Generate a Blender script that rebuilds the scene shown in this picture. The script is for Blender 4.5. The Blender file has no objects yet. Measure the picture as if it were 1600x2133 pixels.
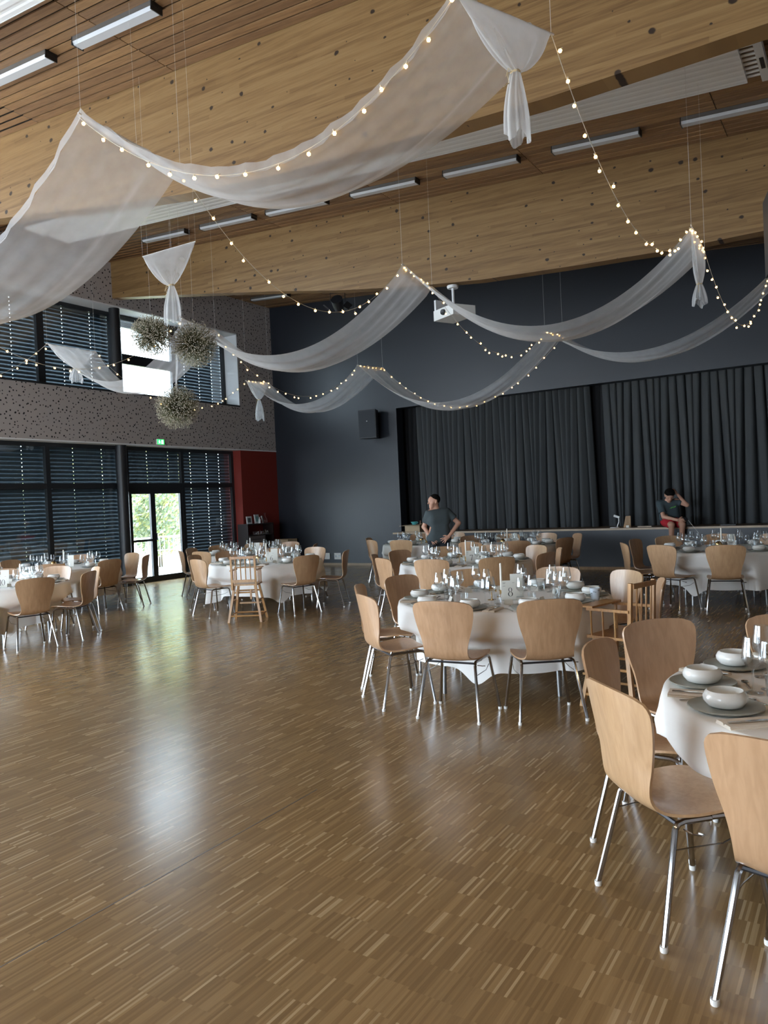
import bpy, math, random
import numpy as np
from mathutils import Vector, Matrix
random.seed(7); RNG = np.random.default_rng(7)
PI = math.pi
SC = bpy.context.scene
COL = SC.collection

# ------------------------------------------------------------------ camera
cam_d = bpy.data.cameras.new('camera'); cam = bpy.data.objects.new('camera', cam_d); COL.objects.link(cam)
F_PX = 1583.2
cam_d.sensor_fit = 'HORIZONTAL'; cam_d.sensor_width = 36.0; cam_d.lens = F_PX / 1600 * 36.0
cam_d.clip_start = 0.05; cam_d.clip_end = 200
YAW, PITCH, ROLL, CAM_H = -0.568018, -0.0122054, 0.0451706, 1.62
def cam_axes():
    cy, sy, cp, sp = math.cos(YAW), math.sin(YAW), math.cos(PITCH), math.sin(PITCH)
    f = Vector((sy*cp, cy*cp, sp)); r = Vector((cy, -sy, 0)); d = f.cross(r)
    c, s = math.cos(ROLL), math.sin(ROLL)
    return c*r + s*d, -s*r + c*d, f
_r, _d, _f = cam_axes()
cam.matrix_world = Matrix(((_r.x, -_d.x, -_f.x, 0), (_r.y, -_d.y, -_f.y, 0), (_r.z, -_d.z, -_f.z, CAM_H), (0, 0, 0, 1)))
SC.camera = cam

# ------------------------------------------------------------------ world, sun, exposure
SKY = 17.0
w = bpy.data.worlds.new('world'); SC.world = w; w.use_nodes = True
bg = w.node_tree.nodes['Background']; bg.inputs[0].default_value = (0.74, 0.87, 1.0, 1); bg.inputs[1].default_value = SKY
w.cycles.sampling_method = 'AUTOMATIC'
sun_d = bpy.data.lights.new('sun', 'SUN'); sun_d.energy = 60; sun_d.angle = 0.01; sun_d.color = (1, 0.9, 0.7)
sun = bpy.data.objects.new('sun', sun_d); COL.objects.link(sun)
sun.rotation_euler = Vector((-0.8, -0.25, -0.95)).to_track_quat('-Z', 'Y').to_euler()
def portal(name, loc, sx, sy, normal):
    l = bpy.data.lights.new(name, 'AREA'); l.shape = 'RECTANGLE'; l.size = sx; l.size_y = sy
    l.cycles.is_portal = True
    o = bpy.data.objects.new(name, l); COL.objects.link(o); o.location = loc
    o.rotation_euler = Vector(normal).to_track_quat('-Z', 'Z').to_euler(); return o
portal('daylight_door', (-14.36, 12.37, 1.07), 1.6, 2.1, (1, 0, 0))
portal('daylight_upper_pane', (-14.58, 12.3, 5.3), 1.6, 1.9, (1, 0, 0))
portal('daylight_side_glazing', (-14.36, 1.4, 1.6), 8.4, 3.1, (1, 0, 0))
portal('daylight_side_upper', (-14.58, 2.0, 5.3), 7.0, 1.9, (1, 0, 0))
portal('daylight_rear_glazing', (-7.5, -5.1, 1.6), 9.6, 2.8, (0, 1, 0))
SC.view_settings.view_transform = 'Standard'; SC.view_settings.look = 'None'
SC.view_settings.exposure = 0.17; SC.view_settings.gamma = 1.0; SC.view_settings.use_curve_mapping = False
SC.cycles.use_denoising = True
SC.cycles.max_bounces = 10; SC.cycles.diffuse_bounces = 5; SC.cycles.glossy_bounces = 4
SC.cycles.transmission_bounces = 6; SC.cycles.transparent_max_bounces = 48
SC.cycles.sample_clamp_indirect = 6.0; SC.cycles.caustics_reflective = False; SC.cycles.caustics_refractive = False

# ------------------------------------------------------------------ materials
class NT:
    def __init__(s, name):
        s.m = bpy.data.materials.new(name); s.m.use_nodes = True; s.t = s.m.node_tree; s.t.nodes.clear()
        s.out = s.t.nodes.new('ShaderNodeOutputMaterial')
    def n(s, typ, props=None, **inp):
        nd = s.t.nodes.new('ShaderNode' + typ)
        for k, v in (props or {}).items(): setattr(nd, k, v)
        for k, v in inp.items():
            key = int(k[1:]) if k[0] == 'i' and k[1:].isdigit() else k.replace('_', ' ')
            s.set(nd.inputs[key], v)
        return nd
    def set(s, sock, v):
        if isinstance(v, bpy.types.NodeSocket): s.t.links.new(v, sock)
        elif isinstance(v, bpy.types.Node): s.t.links.new(v.outputs[0], sock)
        else:
            if isinstance(v, (tuple, list)) and len(v) == 3 and sock.type == 'RGBA': v = (*v, 1)
            sock.default_value = v
    def math(s, op, a, b=0.0, c=None):
        nd = s.n('Math', {'operation': op}, i0=a, i1=b)
        if c is not None: s.set(nd.inputs[2], c)
        return nd.outputs[0]
    def mix(s, f, a, b):
        nd = s.n('Mix', {'data_type': 'RGBA'}); s.set(nd.inputs[0], f); s.set(nd.inputs[6], a); s.set(nd.inputs[7], b)
        return nd.outputs[2]
    def ramp(s, f, stops):
        nd = s.n('ValToRGB', i0=f); cr = nd.color_ramp
        while len(cr.elements) < len(stops): cr.elements.new(0.5)
        for e, (p, c) in zip(cr.elements, stops): e.position = p; e.color = (*c, 1)
        return nd.outputs[0]
    def bsdf(s, **k):
        nd = s.n('BsdfPrincipled', **k); s.t.links.new(nd.outputs[0], s.out.inputs[0]); return nd
    def surface(s, nd):
        s.t.links.new(nd.outputs[0], s.out.inputs[0]); return s.m

M = {}
def simple(name, col, rough=0.5, metal=0.0, bump=0.0, bscale=60, var=0.0, coat=0.0, spec=0.5, emit=None, estr=0):
    t = NT(name)
    c = col
    if var or bump:
        nz = t.n('TexNoise', Scale=bscale, Detail=3.0, Vector=t.n('TexCoord').outputs['Object'])
        if var: c = t.mix(nz.outputs[0], tuple(x*(1-var) for x in col), tuple(min(1, x*(1+var)) for x in col))
    b = t.bsdf(Base_Color=c, Roughness=rough, Metallic=metal)
    b.inputs['Coat Weight'].default_value = coat; b.inputs['Specular IOR Level'].default_value = spec
    if bump:
        bm = t.n('Bump', Strength=bump, Distance=0.01, Height=nz.outputs[0]); t.set(b.inputs['Normal'], bm)
    if emit: b.inputs['Emission Color'].default_value = (*emit, 1); b.inputs['Emission Strength'].default_value = estr
    M[name] = t.m; return t.m

simple('chrome', (0.40, 0.40, 0.41), 0.15, 1.0)
simple('steel', (0.62, 0.61, 0.59), 0.18, 1.0)
simple('dark_metal', (0.05, 0.05, 0.055), 0.4, 0.6)
simple('grey_metal', (0.25, 0.25, 0.25), 0.35, 0.8)
simple('white_plastic', (0.8, 0.8, 0.78), 0.4)
simple('white_paint', (0.74, 0.75, 0.76), 0.5, var=0.03)
simple('panel_white', (0.80, 0.80, 0.80), 0.45)
simple('diffuser', (0.50, 0.52, 0.55), 0.35)
simple('frame_dark', (0.015, 0.017, 0.02), 0.4)
simple('blind', (0.075, 0.10, 0.12), 0.34, 0.3)
simple('ceramic', (0.82, 0.82, 0.79), 0.22, bump=0.05, bscale=40, coat=0.3)
simple('plate', (0.36, 0.37, 0.33), 0.3, bump=0.08, bscale=30, var=0.08)
simple('napkin', (0.78, 0.70, 0.60), 0.9, bump=0.2, bscale=300)
simple('candle', (0.85, 0.82, 0.74), 0.5)
simple('brass', (0.62, 0.42, 0.18), 0.22, 1.0)
simple('paper', (0.80, 0.80, 0.74), 0.8, var=0.03)
simple('ink', (0.012, 0.012, 0.014), 0.7)
simple('grey_ink', (0.35, 0.35, 0.34), 0.8)
simple('red_wall', (0.19, 0.020, 0.012), 0.6, bump=0.06, bscale=200, var=0.05)
simple('nosing', (0.40, 0.30, 0.20), 0.4, var=0.1, bscale=8)
simple('curtain', (0.034, 0.037, 0.039), 0.8, bump=0.15, bscale=200, var=0.1)
simple('curtain_black', (0.008, 0.008, 0.009), 0.9, bump=0.15, bscale=200)
simple('black_plastic', (0.012, 0.012, 0.014), 0.45)
simple('speaker_grille', (0.016, 0.02, 0.026), 0.55, 0.2, bump=0.3, bscale=400)
simple('skin', (0.50, 0.27, 0.185), 0.5, bump=0.05, bscale=60, var=0.06)
simple('hair', (0.005, 0.004, 0.003), 0.9, bump=0.9, bscale=120, spec=0.1)
simple('shirt_grey', (0.055, 0.07, 0.075), 0.9, bump=0.3, bscale=18, var=0.1)
simple('shirt_slate', (0.045, 0.065, 0.075), 0.9, bump=0.3, bscale=18, var=0.1)
simple('shorts_red', (0.42, 0.008, 0.02), 0.85, bump=0.3, bscale=20, var=0.1)
simple('shorts_navy', (0.012, 0.014, 0.02), 0.9, bump=0.3, bscale=20)
simple('shirt_green', (0.12, 0.5, 0.06), 0.8)
simple('cardboard', (0.50, 0.38, 0.25), 0.85, var=0.08, bscale=12)
simple('console_dark', (0.018, 0.010, 0.009), 0.4, var=0.2, bscale=6)
simple('console_grey', (0.16, 0.14, 0.14), 0.5)
simple('photo_print', (0.10, 0.12, 0.12), 0.4, var=0.9, bscale=14)
simple('teal_print', (0.22, 0.42, 0.42), 0.6, var=0.5, bscale=40)
simple('red_glow', (0.8, 0.02, 0.03), 0.4)
simple('teal', (0.10, 0.42, 0.42), 0.35)
simple('copper', (0.55, 0.30, 0.20), 0.3, 1.0)
simple('cup_blue', (0.62, 0.70, 0.78), 0.45)
simple('twine', (0.55, 0.45, 0.28), 0.9)
simple('wire', (0.55, 0.52, 0.44), 0.5)
simple('cord_white', (0.7, 0.7, 0.68), 0.7)
simple('rod', (0.75, 0.73, 0.7), 0.5)
simple('exit_green', (0.0, 0.35, 0.05), 0.5, emit=(0.02, 1.0, 0.10), estr=3.0)
simple('exit_white', (0.8, 0.9, 0.8), 0.5, emit=(0.75, 1.0, 0.8), estr=4.0)
simple('terrace', (0.60, 0.60, 0.58), 0.8, var=0.1)
simple('bark', (0.10, 0.08, 0.05), 0.9, bump=0.5, bscale=20)
simple('stem_green', (0.12, 0.12, 0.06), 0.9)
simple('blossom', (0.46, 0.43, 0.34), 0.9)
simple('pink', (0.55, 0.20, 0.16), 0.5)
simple('white_wall_far', (0.5, 0.5, 0.5), 0.8)
simple('orange_edge', (0.62, 0.40, 0.18), 0.5)

def wood(name, base, dark, scale=(1, 1, 1), grain=14.0, rough=0.35, coat=0.0, rnd=0.0, bump=0.03):
    t = NT(name); tc = t.n('TexCoord')
    oi = t.n('ObjectInfo')
    off = t.n('VectorMath', {'operation': 'MULTIPLY_ADD'}); t.set(off.inputs[0], tc.outputs['Object']); t.set(off.inputs[1], scale)
    comb = t.n('CombineXYZ', X=t.math('MULTIPLY', oi.outputs['Random'], 37.0), Y=t.math('MULTIPLY', oi.outputs['Random'], 19.0), Z=t.math('MULTIPLY', oi.outputs['Random'], 11.0))
    t.set(off.inputs[2], comb.outputs[0])
    n1 = t.n('TexNoise', Vector=off.outputs[0], Scale=grain, Detail=4.0, Distortion=0.8)
    n2 = t.n('TexNoise', Vector=off.outputs[0], Scale=grain*0.25, Detail=2.0, Distortion=1.5)
    f = t.math('ADD', t.math('MULTIPLY', n1.outputs[0], 0.6), t.math('MULTIPLY', n2.outputs[0], 0.5))
    c = t.ramp(f, [(0.38, dark), (0.68, base)])
    if rnd:
        hv = t.n('HueSaturation', Color=c, Value=t.math('ADD', 1 - rnd, t.math('MULTIPLY', oi.outputs['Random'], 2*rnd)), Hue=t.math('ADD', 0.496, t.math('MULTIPLY', oi.outputs['Random'], 0.008)))
        c = hv.outputs[0]
    b = t.bsdf(Base_Color=c, Roughness=rough); b.inputs['Coat Weight'].default_value = coat; b.inputs['Coat Roughness'].default_value = 0.15
    t.set(b.inputs['Normal'], t.n('Bump', Strength=bump, Distance=0.01, Height=n1.outputs[0]))
    M[name] = t.m
wood('beech', (0.50, 0.312, 0.178), (0.40, 0.237, 0.126), (6, 6, 0.8), 7.0, 0.34, 0.25, 0.07)
wood('high_chair_wood', (0.50, 0.27, 0.10), (0.34, 0.17, 0.06), (8, 8, 1), 8.0, 0.4, 0.1, 0.05)
wood('slat_wood', (0.26, 0.145, 0.066), (0.165, 0.085, 0.036), (0.7, 12, 8), 5.0, 0.55, 0, 0.28)
wood('stage_wood', (0.20, 0.12, 0.06), (0.12, 0.07, 0.035), (1, 8, 8), 6.0, 0.4)
wood('block_wood', (0.42, 0.27, 0.14), (0.28, 0.16, 0.08), (8, 8, 1), 6.0, 0.5)

def glulam():
    t = NT('glulam'); pos = t.n('NewGeometry').outputs['Position']; sp = t.n('SeparateXYZ', Vector=pos)
    X, Z = sp.outputs[0], sp.outputs[2]
    # laminations: rows of boards with their own tone
    row = t.math('FLOOR', t.math('DIVIDE', t.math('ADD', Z, t.math('MULTIPLY', X, 0.05)), 0.042))
    brd = t.math('FLOOR', t.math('ADD', t.math('DIVIDE', X, 3.1), t.math('MULTIPLY', row, 0.37)))
    wn = t.n('TexWhiteNoise', {'noise_dimensions': '2D'}, Vector=t.n('CombineXYZ', X=row, Y=brd).outputs[0])
    gv = t.n('CombineXYZ', X=t.math('MULTIPLY', X, 0.8), Y=t.math('MULTIPLY', row, 1.7), Z=t.math('MULTIPLY', Z, 22.0))
    g = t.n('TexNoise', Vector=gv.outputs[0], Scale=2.2, Detail=4.0, Distortion=0.6)
    f = t.math('ADD', t.math('MULTIPLY', g.outputs[0], 0.75), t.math('MULTIPLY', wn.outputs[0], 0.25))
    c = t.ramp(f, [(0.25, (0.135, 0.069, 0.022)), (0.5, (0.215, 0.122, 0.045)), (0.75, (0.270, 0.166, 0.068))])
    # knots
    wob = t.n('TexNoise', Vector=pos, Scale=16.0, Detail=2.0)
    kv = t.n('CombineXYZ', X=t.math('ADD', t.math('MULTIPLY', X, 0.8), t.math('MULTIPLY', wob.outputs[0], 0.025)), Y=t.math('ADD', Z, t.math('MULTIPLY', t.n('TexNoise', Vector=pos, Scale=13.0).outputs[0], 0.03)), Z=0.0)
    v = t.n('TexVoronoi', {'voronoi_dimensions': '2D', 'feature': 'F1'}, Vector=kv.outputs[0], Scale=4.4)
    vs = t.n('SeparateColor', Color=v.outputs['Color'])
    on = t.math('GREATER_THAN', vs.outputs[0], 0.38)
    rad = t.math('MULTIPLY', t.math('ADD', 0.22, t.math('MULTIPLY', vs.outputs[1], vs.outputs[1])), 0.125)
    k = t.math('MULTIPLY', on, t.math('SUBTRACT', 1.0, t.n('MapRange', {'interpolation_type': 'SMOOTHSTEP'}, Value=v.outputs['Distance'], From_Min=t.math('MULTIPLY', rad, 0.6), From_Max=rad).outputs[0]))
    c2 = t.mix(k, c, (0.022, 0.010, 0.004))
    b = t.bsdf(Base_Color=c2, Roughness=0.5)
    M['glulam'] = t.m
glulam()

def parquet():
    t = NT('parquet'); pos = t.n('NewGeometry').outputs['Position']; sp = t.n('SeparateXYZ', Vector=pos)
    X, Y = sp.outputs[0], sp.outputs[1]
    i = t.math('FLOOR', t.math('DIVIDE', X, 0.0105))
    blk = t.math('FLOOR', t.math('DIVIDE', X, 0.168))
    bo = t.n('TexWhiteNoise', {'noise_dimensions': '1D'}, W=blk)
    yy = t.math('ADD', t.math('DIVIDE', Y, 0.155), t.math('MULTIPLY', bo.outputs[0], 7.0))
    j = t.math('FLOOR', yy)
    wn = t.n('TexWhiteNoise', {'noise_dimensions': '2D'}, Vector=t.n('CombineXYZ', X=i, Y=j).outputs[0])
    ws = t.n('SeparateColor', Color=wn.outputs[1])
    pn = t.n('TexWhiteNoise', {'noise_dimensions': '2D'}, Vector=t.n('CombineXYZ', X=blk, Y=t.math('FLOOR', t.math('DIVIDE', yy, 1.0))).outputs[0])
    c = t.ramp(ws.outputs[0], [(0.0, (0.220, 0.134, 0.058)), (0.5, (0.265, 0.166, 0.074)), (0.91, (0.315, 0.202, 0.093)), (0.925, (0.39, 0.27, 0.14)), (1.0, (0.50, 0.36, 0.20))])
    for e in t.t.nodes:
        if e.bl_idname == 'ShaderNodeValToRGB': e.color_ramp.interpolation = 'LINEAR'
    grain = t.n('TexNoise', Vector=t.n('CombineXYZ', X=t.math('MULTIPLY', X, 220.0), Y=t.math('MULTIPLY', Y, 9.0), Z=0.0).outputs[0], Scale=1.0, Detail=2.0)
    hv = t.n('HueSaturation', Color=c, Value=t.math('ADD', t.math('ADD', 0.80, t.math('MULTIPLY', grain.outputs[0], 0.25)), t.math('MULTIPLY', pn.outputs[0], 0.12)))
    b = t.bsdf(Base_Color=hv.outputs[0])
    wear = t.n('TexNoise', Vector=pos, Scale=1.1, Detail=4.0)
    t.set(b.inputs['Roughness'], t.math('ADD', 0.155, t.math('MULTIPLY', wear.outputs[0], 0.13)))
    b.inputs['Specular IOR Level'].default_value = 0.55
    # fine joints and slight unevenness of the lamellas
    hgt = t.math('ADD', t.math('MULTIPLY', ws.outputs[1], 0.5), t.math('MULTIPLY', pn.outputs[0], 1.0))
    t.set(b.inputs['Normal'], t.n('Bump', Strength=0.10, Distance=0.0006, Height=hgt))
    M['parquet'] = t.m
parquet()

def perforated():
    t = NT('perforated_grey'); pos = t.n('NewGeometry').outputs['Position']
    sp = t.n('SeparateXYZ', Vector=pos)
    v = t.n('TexVoronoi', {'feature': 'F1', 'voronoi_dimensions': '2D'}, Vector=t.n('CombineXYZ', X=sp.outputs[1], Y=sp.outputs[2]).outputs[0], Scale=10.5)
    vs = t.n('SeparateColor', Color=v.outputs['Color'])
    rad = t.math('ADD', 0.09, t.math('MULTIPLY', vs.outputs[0], 0.11))
    hole = t.math('LESS_THAN', v.outputs['Distance'], rad)
    c = t.mix(hole, (0.40, 0.355, 0.335), (0.01, 0.01, 0.01))
    t.bsdf(Base_Color=c, Roughness=0.8)
    M['perforated'] = t.m
perforated()

def dark_wall():
    t = NT('dark_blue_wall'); n = t.n('TexNoise', Vector=t.n('NewGeometry').outputs['Position'], Scale=40.0, Detail=3.0)
    b = t.bsdf(Base_Color=(0.016, 0.019, 0.026), Roughness=0.38)
    t.set(b.inputs['Normal'], t.n('Bump', Strength=0.05, Distance=0.01, Height=n.outputs[0]))
    M['dark_wall'] = t.m
dark_wall()

def glassy(name, tint, lo, hi, rough=0.02):
    t = NT(name)
    lw = t.n('LayerWeight', Blend=0.35)
    fac = t.n('MapRange', Value=lw.outputs['Facing'], To_Min=lo, To_Max=hi)
    mx = t.n('MixShader'); t.set(mx.inputs[0], fac.outputs[0])
    t.set(mx.inputs[1], t.n('BsdfTransparent', Color=tint)); t.set(mx.inputs[2], t.n('BsdfGlossy', Color=(0.95, 0.97, 1.0), Roughness=rough))
    M[name] = t.surface(mx)
glassy('wine_glass', (0.97, 0.98, 0.98), 0.022, 0.62)
glassy('pane', (0.93, 0.96, 0.96), 0.05, 0.45)

def sheer():
    t = NT('sheer_voile'); pos = t.n('TexCoord').outputs['Object']
    n = t.n('TexNoise', Vector=pos, Scale=9.0, Detail=5.0)
    lw = t.n('LayerWeight', Blend=0.5)
    d = t.n('BsdfDiffuse', Color=(0.93, 0.95, 0.97)); tr = t.n('BsdfTranslucent', Color=(0.93, 0.95, 0.97))
    a = t.n('MixShader', i0=0.45); t.set(a.inputs[1], d); t.set(a.inputs[2], tr)
    fac = t.math('ADD', t.math('ADD', 0.17, t.math('MULTIPLY', n.outputs[0], 0.16)), t.math('MULTIPLY', lw.outputs['Facing'], 0.48))
    mx = t.n('MixShader'); t.set(mx.inputs[0], fac); t.set(mx.inputs[1], t.n('BsdfTransparent')); t.set(mx.inputs[2], a)
    M['sheer'] = t.surface(mx)
sheer()
def cloth():
    t = NT('tablecloth'); pos = t.n('TexCoord').outputs['Object']
    n = t.n('TexNoise', Vector=pos, Scale=5.0, Detail=4.0)
    b = t.bsdf(Base_Color=(0.93, 0.92, 0.89), Roughness=0.75)
    t.set(b.inputs['Normal'], t.n('Bump', Strength=0.25, Distance=0.02, Height=n.outputs[0]))
    M['cloth'] = t.m
cloth()
def emission(name, col, s):
    t = NT(name); M[name] = t.surface(t.n('Emission', Color=col, Strength=s))
emission('bulb', (1.0, 0.56, 0.18), 11.0)
emission('added_lamp_warm', (1.0, 0.70, 0.38), 85.0)  # glow of the unseen lamps added behind the camera
emission('led', (1, 1, 1), 4.0)
def leaf():
    t = NT('leaf'); oi = t.n('NewGeometry')
    c = t.ramp(oi.outputs['Random Per Island'], [(0.0, (0.16, 0.24, 0.16)), (0.5, (0.36, 0.46, 0.26)), (1.0, (0.75, 0.66, 0.22))])
    a = t.n('MixShader', i0=0.4); t.set(a.inputs[1], t.n('BsdfDiffuse', Color=c)); t.set(a.inputs[2], t.n('BsdfTranslucent', Color=c))
    g = t.n('MixShader', i0=0.16); t.set(g.inputs[1], a); t.set(g.inputs[2], t.n('BsdfGlossy', Color=(0.9, 0.95, 1.0), Roughness=0.35))
    M['leaf'] = t.surface(g)
leaf()

# ------------------------------------------------------------------ mesh helpers
class MB:
    def __init__(s): s.v = []; s.f = []
    def add(s, vs, fs):
        o = len(s.v); s.v += [tuple(p) for p in vs]; s.f += [tuple(i + o for i in f) for f in fs]; return s
    def box(s, a, b, rot=None, about=None):
        (x0, y0, z0), (x1, y1, z1) = a, b
        vs = [Vector(p) for p in ((x0,y0,z0),(x1,y0,z0),(x1,y1,z0),(x0,y1,z0),(x0,y0,z1),(x1,y0,z1),(x1,y1,z1),(x0,y1,z1))]
        if rot is not None:
            c = Vector(about) if about is not None else sum(vs, Vector())/8
            vs = [c + rot @ (p - c) for p in vs]
        return s.add(vs, [(0,3,2,1),(4,5,6,7),(0,1,5,4),(1,2,6,5),(2,3,7,6),(3,0,4,7)])
    def tube(s, pts, r, n=8, cap=True):
        pts = [Vector(p) for p in pts]; rs = r if isinstance(r, (list, tuple)) else [r]*len(pts)
        rings = []; up = None
        for i, p in enumerate(pts):
            t = (pts[min(i+1, len(pts)-1)] - pts[max(i-1, 0)]).normalized()
            if up is None: up = Vector((0,0,1)) if abs(t.z) < 0.9 else Vector((1,0,0))
            a = t.cross(up).normalized(); b = a.cross(t).normalized(); up = b
            rings.append([p + rs[i]*(math.cos(2*PI*k/n)*a + math.sin(2*PI*k/n)*b) for k in range(n)])
        vs = [p for rg in rings for p in rg]; fs = []
        for i in range(len(pts)-1):
            for k in range(n): fs.append((i*n+k, i*n+(k+1)%n, (i+1)*n+(k+1)%n, (i+1)*n+k))
        if cap: fs.append(tuple(range(n-1, -1, -1))); fs.append(tuple((len(pts)-1)*n+k for k in range(n)))
        return s.add(vs, fs)
    def lathe(s, prof, n=24, c=(0,0,0)):
        vs = []; fs = []; c = Vector(c)
        for r, z in prof: vs += [c + Vector((r*math.cos(2*PI*k/n), r*math.sin(2*PI*k/n), z)) for k in range(n)]
        for i in range(len(prof)-1):
            for k in range(n): fs.append((i*n+k, i*n+(k+1)%n, (i+1)*n+(k+1)%n, (i+1)*n+k))
        return s.add(vs, fs)
    def grid(s, P):
        nu, nv = len(P), len(P[0]); vs = [p for r in P for p in r]
        return s.add(vs, [(i*nv+j, i*nv+j+1, (i+1)*nv+j+1, (i+1)*nv+j) for i in range(nu-1) for j in range(nv-1)])
    def prism(s, poly, axis, a, b):
        def P(u, v, t): return {'y': (u, t, v), 'x': (t, u, v), 'z': (u, v, t)}[axis]
        n = len(poly); vs = [P(u, v, a) for u, v in poly] + [P(u, v, b) for u, v in poly]
        return s.add(vs, [tuple(range(n)), tuple(range(2*n-1, n-1, -1))] + [(i, i+n, (i+1)%n+n, (i+1)%n) for i in range(n)])
    def mesh(s, name, mat, smooth=False, auto=None):
        me = bpy.data.meshes.new(name); me.from_pydata(s.v, [], s.f); me.update()
        if mat: me.materials.append(M[mat] if isinstance(mat, str) else mat)
        if smooth:
            me.polygons.foreach_set('use_smooth', [True]*len(me.polygons))
            if auto: 
                try: me.set_sharp_from_angle(angle=math.radians(auto))
                except Exception: pass
        return me
    def obj(s, name, mat, parent=None, smooth=False, auto=40, **k):
        return link(name, s.mesh(name, mat, smooth, auto), parent, **k)
def link(name, data, parent=None, loc=None, rot=None, scale=None):
    o = bpy.data.objects.new(name, data); COL.objects.link(o)
    if parent is not None: o.parent = parent
    if loc is not None: o.location = loc
    if rot is not None: o.rotation_euler = rot
    if scale is not None: o.scale = scale
    return o
def tag(o, label=None, cat=None, group=None, kind=None):
    if label: o['label'] = label
    if cat: o['category'] = cat
    if group: o['group'] = group
    if kind: o['kind'] = kind
    return o
def thing(name, label, cat, loc=(0,0,0), rz=0, group=None):
    return tag(link(name, None, None, loc, (0,0,rz)), label, cat, group)
def copy_tree(o, parent=None, loc=None, rz=None):
    c = o.copy(); COL.objects.link(c); c.parent = parent
    if loc is not None: c.location = loc
    if rz is not None: c.rotation_euler = (0, 0, rz)
    for ch in o.children: copy_tree(ch, c)
    return c
def rotz(a): return Matrix.Rotation(a, 3, 'Z')
def bx(name, a, b, mat, parent=None): return MB().box(a, b).obj(name, mat, parent)
def struct(o, label, cat=None): return tag(o, label, cat, kind='structure')
def catmull(pts, n):
    pts = [np.array(p, float) for p in pts]; P = [2*pts[0]-pts[1]] + pts + [2*pts[-1]-pts[-2]]; out = []
    for t in np.linspace(0, len(pts)-1, n):
        i = min(int(t), len(pts)-2); u = t - i; a, b, c, d = P[i:i+4]
        out.append(0.5*((2*b) + (c-a)*u + (2*a-5*b+4*c-d)*u*u + (3*b-a-3*c+d)*u**3))
    return out

# ------------------------------------------------------------------ room shell
def zc(x): return 7.23 - 0.075*(x + 14.05)
WX, GX, UX, BY = -14.05, -14.34, -14.53, 16.5      # wall face, lower glass, upper glass, back wall
XR, YR = 7.0, -5.0
fl = MB().box((-14.6, YR-0.2, -0.2), (XR+0.2, 19.2, 0.0)).obj('floor', 'parquet'); struct(fl, 'brown industrial parquet floor of narrow short lamellas', 'floor')
for nm, x, y0, y1 in (('trim_1', -2.708, 0.5, 3.4), ('trim_2', -8.30, 4.0, 12.0)):
    struct(bx(nm, (x-0.002, y0, 0.0), (x+0.002, y1, 0.0006), 'grey_metal'), 'thin metal expansion joint %s in the parquet floor' % ('beside the tables' if x > -5 else 'before the glass door'), 'joint')

# left wall: perforated bands around two rows of glazing
wl = link('wall_left', None); struct(wl, 'grey perforated acoustic wall between the two rows of windows', 'wall')
MB().box((-14.75, YR-0.2, 3.2), (WX, BY, 4.37)).obj('lower_band', 'perforated', wl)
MB().box((-14.75, YR-0.2, 6.29), (WX, BY, 7.6)).obj('upper_band', 'perforated', wl)
MB().box((-14.75, 15.12, 4.37), (WX, BY, 6.29)).obj('end_pier', 'perforated', wl)
MB().box((-14.745, 15.095, 4.37), (WX+0.002, 15.118, 6.29)).obj('reveal_lining', 'white_paint', wl)
MB().box((-14.745, 7.9, 6.262), (WX+0.002, 15.095, 6.288)).obj('head_lining', 'white_paint', wl)
MB().box((-14.75, YR, 4.37), (-14.25, -1.5, 6.29)).obj('blank_panel', 'perforated', wl); MB().box((-14.75, 5.5, 4.37), (-14.25, 7.9, 6.29)).obj('blank_panel', 'perforated', wl)
MB().box((-14.75, YR-0.2, 0), (-14.25, -2.9, 6.3)).obj('rear_pier', 'perforated', wl)
MB().box((-14.75, 5.6, 0), (-14.25, 7.9, 3.2)).obj('blank_panel', 'perforated', wl)
wr = MB().box((-14.75, 15.05, 0), (WX, BY, 3.185)).obj('wall_red', 'red_wall'); struct(wr, 'red painted wall pier between the glazing and the dark wall', 'wall')
struct(bx('trim_3', (WX-0.29, YR, 3.185), (WX+0.012, BY, 3.215), 'white_paint'), 'white strip along the lower edge of the perforated wall', 'trim')
# back wall with the stage opening
wb = link('wall_back', None); struct(wb, 'dark blue grey end wall around the stage opening', 'wall')
MB().prism([(-14.75, 0), (-10.03, 0), (-10.03, zc(-10.03)+0.3), (-14.75, zc(-14.75)+0.3)], 'y', BY, BY+0.3).obj('left_part', 'dark_wall', wb)
MB().prism([(-10.03, 4.0), (XR, 4.0), (XR, zc(XR)+0.3), (-10.03, zc(-10.03)+0.3)], 'y', BY, BY+0.3).obj('upper_part', 'dark_wall', wb)
MB().box((4.2, BY, 0), (XR, BY+0.3, 4.0)).obj('right_part', 'dark_wall', wb)
struct(bx('baseboard_back', (WX, BY-0.015, 0), (-9.95, BY, 0.06), 'nosing'), 'low pale skirting board under the dark wall', 'skirting')
wsb = link('wall_stage_back', None); struct(wsb, 'black walls closing the stage behind the curtain', 'wall')
MB().box((-10.4, 19.0, 0), (XR, 19.2, 6.8)).obj('rear_part', 'curtain_black', wsb)
MB().box((-10.6, BY+0.3, 0), (-10.4, 19.2, 6.8)).obj('side_part', 'curtain_black', wsb)
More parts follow.
